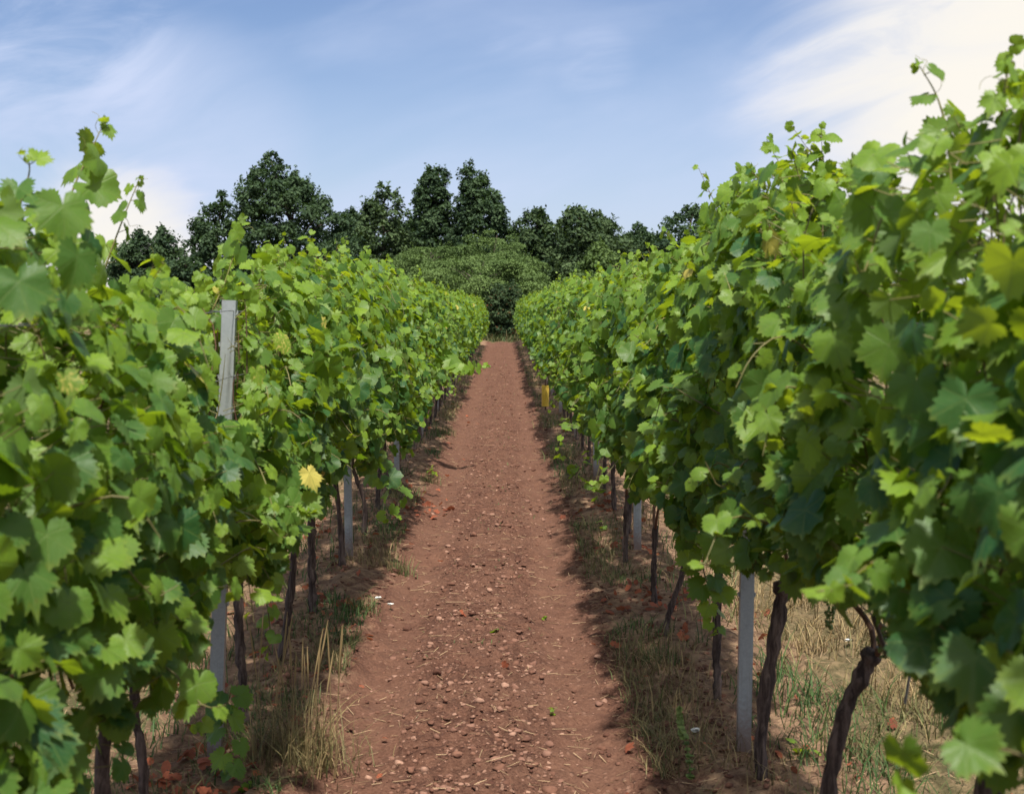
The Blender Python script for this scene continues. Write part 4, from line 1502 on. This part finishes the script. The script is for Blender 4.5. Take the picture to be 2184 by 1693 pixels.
# shoots that stand clear of the leaf wall: (side, [(u, v, depth) from foot to tip], size, young)
SHOOTS = [
    ('left', [(120, 560, 3.35), (150, 420, 3.38), (190, 330, 3.42), (222, 262, 3.45)], 0.060, 0.6, 0.06, None),
    ('left', [(30, 560, 2.95), (40, 450, 2.95), (62, 370, 2.97), (58, 330, 2.97)], 0.058, 0.5, 0.06, None),
    ('left', [(200, 640, 3.7), (235, 540, 3.7), (265, 460, 3.72), (296, 385, 3.75)], 0.050, 0.6, 0.06, None),
    ('left', [(300, 660, 4.2), (318, 600, 4.2), (330, 545, 4.2)], 0.055, 0.6, 0.055, None),
    ('left', [(440, 690, 5.1), (480, 600, 5.12), (505, 520, 5.14), (518, 465, 5.16)], 0.060, 0.6, 0.055, None),
    ('left', [(540, 640, 5.6), (560, 570, 5.6), (550, 530, 5.6)], 0.055, 0.6, 0.055, None),
    ('left', [(680, 640, 7.4), (690, 580, 7.4), (700, 545, 7.4)], 0.060, 0.6, 0.06, None),
    ('left', [(770, 640, 10.2), (785, 570, 10.2), (782, 528, 10.2)], 0.066, 0.6, 0.06, None),
    ('left', [(430, 1130, 4.35), (530, 1095, 4.25), (610, 1080, 4.2), (662, 1092, 4.15)], 0.085, 0.45, 0.05, (0.2, -0.4, 0.2)),
    ('left', [(420, 1190, 4.5), (500, 1180, 4.4), (560, 1210, 4.35), (590, 1275, 4.3)], 0.066, 0.4, 0.055, (0.2, -0.4, 0.1)),
    ('left', [(880, 745, 14.2), (940, 770, 14.0), (1000, 790, 13.8), (1042, 780, 13.7)], 0.095, 0.6, 0.07, (0.1, -0.3, 0.2)),
    ('left', [(800, 960, 8.9), (830, 1030, 8.8), (850, 1075, 8.75), (822, 1110, 8.7)], 0.075, 0.4, 0.06, (0, -0.5, 0)),
    ('left', [(492, 1470, 4.70), (482, 1520, 4.66), (490, 1590, 4.62), (520, 1690, 4.58)], 0.060, 0.35, 0.055, (0.1, -0.5, 0)),
    ('left', [(310, 1230, 3.9), (330, 1330, 3.85), (390, 1400, 3.85), (420, 1560, 3.8)], 0.062, 0.2, 0.07, (0, -0.5, 0)),
    ('left', [(560, 1230, 5.5), (575, 1330, 5.5), (572, 1400, 5.5)], 0.045, 0.3, 0.07, None),
    ('right', [(2030, 420, 2.80), (2022, 300, 2.80), (2000, 210, 2.80), (1962, 142, 2.80)], 0.052, 0.6, 0.055, None),
    ('right', [(2120, 430, 2.45), (2128, 310, 2.45), (2138, 220, 2.45), (2150, 140, 2.45)], 0.055, 0.6, 0.045, None),
    ('right', [(2170, 330, 2.35), (2182, 240, 2.35), (2190, 170, 2.35)], 0.055, 0.5, 0.045, None),
    ('right', [(1730, 560, 4.10), (1728, 460, 4.10), (1705, 380, 4.10), (1688, 322, 4.10)], 0.072, 0.55, 0.05, None),
    ('right', [(1660, 590, 4.75), (1640, 500, 4.75), (1618, 420, 4.75), (1602, 362, 4.75)], 0.072, 0.55, 0.05, None),
    ('right', [(1850, 540, 3.35), (1830, 460, 3.35), (1812, 390, 3.35)], 0.062, 0.55, 0.05, None),
    ('right', [(1560, 600, 5.4), (1552, 500, 5.4), (1548, 440, 5.1)], 0.066, 0.55, 0.05, None),
    ('right', [(1880, 560, 3.2), (1900, 470, 3.2), (1915, 420, 3.2)], 0.060, 0.4, 0.05, None),
    ('right', [(1480, 680, 6.4), (1490, 600, 6.4), (1500, 552, 6.4)], 0.075, 0.4, 0.05, None),
    ('right', [(1400, 650, 8.2), (1398, 580, 8.2), (1380, 524, 8.2)], 0.060, 0.65, 0.055, None),
    ('right', [(1255, 660, 14.4), (1260, 610, 14.4), (1248, 580, 14.4)], 0.075, 0.6, 0.06, None),
    ('right', [(1510, 1130, 5.55), (1500, 1210, 5.5), (1520, 1280, 5.48), (1525, 1350, 5.46)], 0.066, 0.35, 0.045, (0, -0.5, 0)),
    ('right', [(1840, 1050, 3.0), (1890, 1060, 2.9), (1930, 1090, 2.85), (1900, 1150, 2.8)], 0.062, 0.4, 0.06, (-0.2, -0.4, 0.1)),
]
for k, (side, pts, size, young, spc, out) in enumerate(SHOOTS):
    roots = VL if side == 'left' else VR
    P = [W(*p) for p in pts]
    t = owner(roots, pts[0][2])
    make_shoot('shoot', P, 4000 + k, t, size * 1.15, 0 if pts[0][2] < 8 else 1, young, spc, out, 0.42)

for k, (u, v, d) in enumerate(((1520, 1090, 5.4), (1770, 1265, 3.9), (1885, 1310, 3.2), (1800, 1220, 3.6), (1420, 1060, 7.2), (200, 1230, 3.2), (330, 1150, 3.6))):
    roots = VL if u < 1000 else VR
    bunch(owner(roots, d), W(u, v, d), 70 + k)


def grow_tube():
    d = 0.60 / ray(1160, 845).x
    top, bot = W(1156, 822, d), W(1163, 866, d)
    t = empty('grow_tube', (bot[0], bot[1], bot[2]))
    tag(t, 'yellow plastic guard tube on a young stem in the right row', 'guard tube')
    mb = MB()
    h = top[2] - bot[2]
    a = np.linspace(0, 2 * np.pi, 16, endpoint=False)
    ringV, n = [], 16
    for z, r in ((0, 0.056), (h * 0.5, 0.055), (h, 0.054), (h, 0.051), (0.0, 0.052)):
        ringV.append(np.column_stack([np.cos(a) * r, np.sin(a) * r, np.full(n, z)]))
    V = np.concatenate(ringV)
    q = [(k * n + i, k * n + (i + 1) % n, (k + 1) * n + (i + 1) % n, (k + 1) * n + i) for k in range(4) for i in range(n)]
    mb.add(V, q, (0, 0, 0.5, 0))
    mb.build('sleeve', [M_TUBE], t)
    mb = MB()
    tube(mb, spline([(0, 0, -bot[2] - 0.05), (0.01, 0, h * 0.5), (0.0, 0.01, h + 0.25)], 8), np.linspace(0.012, 0.008, 8), 7, (0, 0, 0.5, 0))
    mb.build('stem', [M_CANE], t)


grow_tube()


def bent_rod():
    p = [W(1868, 1378, 3.40), W(1900, 1398, 3.40), W(1934, 1424, 3.40), W(1940, 1440, 3.40), W(1930, 1500, 3.40)]
    t = empty('wire_tie', p[0])
    mb = MB()
    tube(mb, np.array(p) - p[0], np.full(5, 0.0032), 6, (0, 0, 0.3, 0))
    mb.build('rod', [M_WIRE], t)
    tag(t, 'bent grey steel rod behind the head of the bent trunk', 'rod')


bent_rod()


# ------------------------------------------------------------------ trees behind the vineyard
M_OAK = tree_leaf_material('dark_tree_leaf', (0.017, 0.036, 0.020), (0.072, 0.116, 0.052), (0.06, 0.12, 0.02), 0.22)
M_ASH = tree_leaf_material('green_tree_leaf', (0.024, 0.046, 0.022), (0.092, 0.138, 0.058), (0.07, 0.12, 0.02), 0.22)
M_THORN = tree_leaf_material('hawthorn_leaf', (0.058, 0.096, 0.030), (0.120, 0.180, 0.056), (0.10, 0.17, 0.02), 0.22)


def cards(mb, c, nrm, size, tone, red, rng):
    """small pointed leaf-tuft faces, each bent along its middle"""
    n = len(c)
    nrm = unit(nrm)
    t = unit(np.cross(nrm, rng.normal(0, 1, (n, 3))))
    b = np.cross(nrm, t)
    s = size[:, None]
    V = np.stack([c - t * s, c - b * s * 0.55 + nrm * s * 0.15, c + t * s, c + b * s * 0.55 + nrm * s * 0.15], 1)
    q = np.array([(0, 1, 2), (0, 2, 3)])
    A = np.zeros((n, 4, 4), np.float32)
    A[..., 2] = tone[:, None]
    A[..., 3] = red[:, None]
    mb.add(V.reshape(-1, 3), (q[None] + (np.arange(n) * 4)[:, None, None]).reshape(-1, 3), A.reshape(-1, 4))


def tree(kind, label, cat, group, outline, depth, mat, seed, leaf=0.13, clump=0.55, nclump=150, per=110, lean_tone=0.0, trunk_r=0.22, red=0.0, spray=1.0, droop=0.0, z_floor=0.3):
    """outline: (u, v) points of the crown's silhouette as half-profiles: list of (v, u_left, u_right), top first.
    The crown is as deep as it is wide: clumps of leaf tufts on limbs through its volume"""
    rng = np.random.default_rng(seed)
    O = np.array(outline, float)
    k = depth / F
    um = (O[:, 1] + O[:, 2]) / 2
    base = W(um[-1], O[-1, 0], depth)
    root = empty(kind, (base[0], depth, 0))
    tag(root, label, cat, group)
    prof_z = np.array([W(u, v, depth)[2] for u, v in zip(um, O[:, 0])])
    prof_x = np.array([W(u, v, depth)[0] for u, v in zip(um, O[:, 0])]) - base[0]
    prof_r = (O[:, 2] - O[:, 1]) / 2 * k
    zs, xs, rs = prof_z[::-1], prof_x[::-1], prof_r[::-1]
    # clump centres, spread by surface: more where the crown is wide
    zc, xc, yc, rc = [], [], [], []
    tries = 0
    while len(zc) < nclump * 1.7 and tries < 60000:
        tries += 1
        z = rng.uniform(zs[0], zs[-1])
        r = np.interp(z, zs, rs)
        if rng.random() > (r + 0.6) / (rs.max() + 0.6):
            continue
        rad = math.sqrt(rng.uniform(0.15, 1.0))
        a = rng.uniform(0, 6.283)
        cr = clump * rng.uniform(0.6, 1.15) * min(1.0, 0.30 + 1.1 * r / (rs.max() + 0.01))
        rr = max(r - cr * 0.25, r * 0.3) * rad
        zc.append(z - cr * 0.3)
        xc.append(np.interp(z, zs, xs) + math.cos(a) * rr)
        yc.append(math.sin(a) * rr)
        rc.append(cr)
    C = np.stack([xc, yc, zc], 1)
    rc = np.array(rc)
    # trunk and limbs
    mb = MB()
    ztop = zs[-1]
    sp = [(0, 0, -0.4), (rng.normal(0, 0.1), rng.normal(0, 0.1), ztop * 0.3), (np.interp(ztop * 0.6, zs, xs) * 0.8, rng.normal(0, 0.15), ztop * 0.6), (xs[-1], 0, ztop * 0.94)]
    S = spline(sp, 24)
    tube(mb, S, np.linspace(trunk_r, 0.03, 24), 9, None, 0, 0.15, rng)
    pick = rng.permutation(len(C))[:min(46, len(C))]
    for j in pick:
        e = C[j]
        i0 = int(np.clip(np.argmin(abs(S[:, 2] - (e[2] - 0.5 * np.hypot(e[0] - np.interp(e[2], S[:, 2], S[:, 0]), e[1])))), 2, 21))
        b = S[i0]
        mid = b + (e - b) * 0.5 + np.array([0, 0, 0.12 * np.linalg.norm(e - b)])
        rr0 = trunk_r * (1 - i0 / 24) * 0.45 + 0.012
        tube(mb, spline([b, mid, e], 8), np.linspace(rr0, 0.012, 8), 5, None, 0)
    mb.build('trunk', [M_TREEBARK], root)
    # leaves: tufts over each clump, upper and outer half denser; twigs sprout past the outline
    mb = MB()
    ctone = np.clip(rng.normal(0.45 + lean_tone, 0.20, len(C)), 0, 1)
    n = (per * (rc / clump) ** 2 * rng.uniform(0.7, 1.3, len(C))).astype(int) + 8
    idx = np.repeat(np.arange(len(C)), n)
    d = unit(rng.normal(0, 1, (len(idx), 3)) + np.array([0, 0, 0.45]))
    outw = unit(C[idx] - np.array([0, 0, zs.mean()]))
    d = unit(d + 0.3 * outw)
    rad = rng.uniform(0.45, 1.05, len(idx))
    P = C[idx] + d * (rc[idx] * rad)[:, None] * np.array([1.15, 1.15, 0.8 - 0.25 * droop])
    P[:, 2] = np.maximum(P[:, 2] - droop * 0.25 * rad ** 2 * rc[idx], z_floor * rng.uniform(0.2, 1.2, len(idx)))
    nr = d * 0.6 + UP * 0.5 + rng.normal(0, 0.55, P.shape)
    tone = np.clip(ctone[idx] + rng.normal(0, 0.18, len(idx)), 0, 1)
    rd = np.where(rng.random(len(idx)) < red, rng.uniform(0.3, 1, len(idx)), 0)
    cards(mb, P, nr, leaf * rng.uniform(0.55, 1.15, len(idx)), tone, rd, rng)
    # twig sprays
    ns = int(spray * 1.3 * len(C))
    j = rng.integers(0, len(C), ns)
    sd = unit(unit(C[j] - np.array([0, 0, zs.mean() - 1])) + rng.normal(0, 0.45, (ns, 3)) + UP * (0.45 - 0.5 * droop))
    ln = rc[j] * rng.uniform(0.9, 1.75, ns)
    m = 9
    tt = np.linspace(0.45, 1, m)
    P = (C[j][:, None] + sd[:, None] * (ln[:, None] * tt[None])[..., None]).reshape(-1, 3) + rng.normal(0, leaf * 0.5, (ns * m, 3))
    P[:, 2] = np.maximum(P[:, 2], 0.1)
    nr = np.repeat(sd, m, 0) * 0.3 + UP * 0.4 + rng.normal(0, 0.6, P.shape)
    cards(mb, P, nr, leaf * rng.uniform(0.5, 1.0, len(P)), np.clip(np.repeat(ctone[j], m) + rng.normal(0, 0.18, len(P)), 0, 1), np.zeros(len(P)), rng)
    mb.build('crown', [mat], root)
    return root


GT = 'trees on the skyline behind the vineyard'
tree('tree', 'small dark tree with pointed top, leftmost of the skyline trees', 'tree', GT, [(480, 296, 306), (510, 280, 325), (540, 245, 345), (600, 235, 350), (690, 245, 345)], 88, M_OAK, 1, 0.13, 0.5, 70, 120)
tree('tree', 'small dark tree with notched top, second from left on the skyline', 'tree', GT, [(487, 342, 352), (515, 330, 380), (555, 322, 392), (610, 320, 398), (690, 325, 395)], 90, M_OAK, 2, 0.13, 0.5, 60, 120)
tree('tree', 'dark tree with a side peak leaning against the great pyramid tree', 'tree', GT, [(405, 466, 478), (440, 448, 505), (480, 410, 520), (530, 390, 530), (600, 385, 540), (690, 390, 540)], 84, M_OAK, 3, 0.13, 0.55, 110, 120)
tree('tree', 'great dark tree with a broad pyramid crown, largest on the skyline', 'tree', GT, [(322, 574, 582), (345, 556, 604), (365, 536, 634), (385, 518, 658), (420, 505, 694), (455, 500, 726), (510, 500, 760), (570, 500, 780), (690, 510, 770)], 82, M_OAK, 4, 0.125, 0.50, 380, 85, 0.03, 0.34)
tree('tree', 'mid green airy tree between the pyramid tree and the twin crowns', 'tree', GT, [(396, 812, 828), (420, 790, 866), (455, 765, 878), (510, 750, 885), (570, 745, 890), (690, 755, 885)], 90, M_ASH, 5, 0.14, 0.55, 110, 95, 0.0, 0.2, 0, 1.5)
tree('tree', 'tall dark tree with rounded crown, the left twin of a close pair', 'tree', GT, [(350, 928, 944), (372, 900, 956), (420, 886, 962), (470, 882, 970), (560, 885, 990), (690, 890, 990)], 86, M_OAK, 6, 0.125, 0.46, 210, 85, 0.02, 0.26)
tree('tree', 'tall dark tree with rounded crown, the right twin of a close pair', 'tree', GT, [(347, 988, 1006), (372, 980, 1030), (410, 977, 1058), (440, 974, 1076), (490, 968, 1085), (570, 965, 1090), (690, 970, 1090)], 85, M_OAK, 7, 0.125, 0.46, 230, 85, 0.02, 0.26)
tree('tree', 'lower grey green tree between the twin crowns and spiky tree', 'tree', GT, [(447, 1140, 1158), (470, 1110, 1172), (510, 1085, 1182), (570, 1075, 1190), (690, 1080, 1190)], 84, M_ASH, 8, 0.14, 0.52, 100, 110, -0.1)
tree('tree', 'spiky topped olive green tree right of the path axis', 'tree', GT, [(447, 1222, 1246), (465, 1195, 1300), (490, 1178, 1330), (530, 1172, 1355), (590, 1172, 1365), (690, 1180, 1360)], 83, M_ASH, 9, 0.14, 0.58, 150, 105, -0.02, 0.24, 0, 1.8)
tree('tree', 'lighter green young tree standing before the spiky topped tree', 'tree', GT, [(520, 1262, 1285), (550, 1245, 1320), (590, 1225, 1345), (640, 1210, 1360), (700, 1215, 1360)], 74, M_THORN, 10, 0.12, 0.5, 100, 110, -0.1)
tree('tree', 'dark dense tree rightmost on the skyline, half behind the right vines', 'tree', GT, [(442, 1465, 1490), (462, 1425, 1525), (500, 1375, 1545), (545, 1358, 1560), (600, 1350, 1565), (690, 1355, 1560)], 84, M_OAK, 11, 0.13, 0.58, 150, 120, 0.0, 0.25)
tree('tree', 'low dark tree in the dip between pyramid tree and airy tree', 'tree', GT, [(440, 738, 750), (480, 715, 785), (540, 705, 800), (690, 710, 795)], 93, M_OAK, 12, 0.13, 0.5, 50, 110)
tree('tree', 'low dark tree closing the skyline behind the left vines', 'tree', GT, [(545, 380, 410), (570, 350, 440), (610, 340, 450), (690, 345, 445)], 80, M_OAK, 13, 0.13, 0.5, 60, 110)
tree('tree', 'low dark tree in the gap left of the rightmost skyline tree', 'tree', GT, [(478, 1350, 1372), (510, 1325, 1400), (560, 1320, 1410), (690, 1325, 1410)], 92, M_OAK, 14, 0.13, 0.5, 60, 110)

for (o, d, sd, lab) in (
        ([(462, 770, 800), (500, 700, 880), (560, 690, 900), (690, 700, 890)], 97, 31, 'low dark tree filling the gap behind the mid green airy tree'),
        ([(470, 860, 890), (510, 840, 920), (570, 830, 930), (690, 840, 920)], 96, 32, 'low dark tree filling the gap left of the twin crowns'),
        ([(485, 1090, 1120), (520, 1060, 1240), (580, 1050, 1250), (690, 1060, 1240)], 96, 33, 'low dark tree behind the lower grey green tree'),
        ([(500, 1325, 1375), (540, 1300, 1420), (590, 1300, 1430), (690, 1310, 1420)], 97, 34, 'low dark tree behind the gap beside the spiky topped tree'),
        ([(478, 1170, 1210), (510, 1140, 1300), (570, 1130, 1320), (690, 1140, 1310)], 94, 36, 'low dark tree directly behind the spiky topped olive tree'),
        ([(450, 1540, 1600), (480, 1500, 1680), (540, 1480, 1720), (690, 1490, 1700)], 92, 37, 'dark tree behind the right vines, past the rightmost dense tree'),
        ([(535, 250, 300), (560, 230, 400), (610, 220, 420), (690, 230, 410)], 95, 35, 'low dark tree behind the two leftmost pointed trees')):
    tree('tree', lab, 'tree', GT, o, d, M_OAK, sd, 0.14, 0.55, 90, 110)

GB = 'bushes at the top end of the path'
tree('bush', 'broad domed olive green bush closing the end of the path', 'bush', GB, [(548, 985, 1080), (562, 900, 1135), (585, 860, 1172), (615, 840, 1192), (660, 845, 1190), (728, 860, 1180)], 69, M_THORN, 21, 0.064, 0.62, 150, 430, 0.10, 0.12, 0.0, 0.9, 0.8)
tree('bush', 'upper olive green bush rising behind the broad domed bush', 'bush', GB, [(488, 1035, 1085), (505, 985, 1120), (530, 955, 1150), (570, 930, 1165), (640, 930, 1165), (720, 940, 1160)], 75, M_THORN, 22, 0.068, 0.62, 90, 380, 0.0, 0.12, 0.0, 0.9, 0.8)
tree('bush', 'flat topped dull green bush left of the broad domed bush', 'bush', GB, [(525, 880, 960), (545, 840, 990), (580, 820, 1000), (640, 815, 1000), (720, 820, 1000)], 76, M_THORN, 23, 0.068, 0.62, 80, 380, -0.05, 0.12, 0.0, 0.9, 0.8)
tree('bush', 'pale olive bush spreading right of the broad domed bush', 'bush', GB, [(590, 1215, 1300), (610, 1180, 1345), (645, 1165, 1365), (690, 1165, 1365), (725, 1175, 1355)], 72, M_THORN, 25, 0.068, 0.55, 90, 330, 0.0, 0.1, 0.0, 0.9, 0.7)
tree('bush', 'dark thicket with reddish tips standing in the path end', 'bush', GB, [(608, 1052, 1095), (630, 1030, 1115), (665, 1025, 1120), (700, 1030, 1115), (722, 1045, 1105)], 65.5, M_ASH, 24, 0.075, 0.26, 150, 90, -0.15, 0.07, 0.06, 0.9, 0.3)
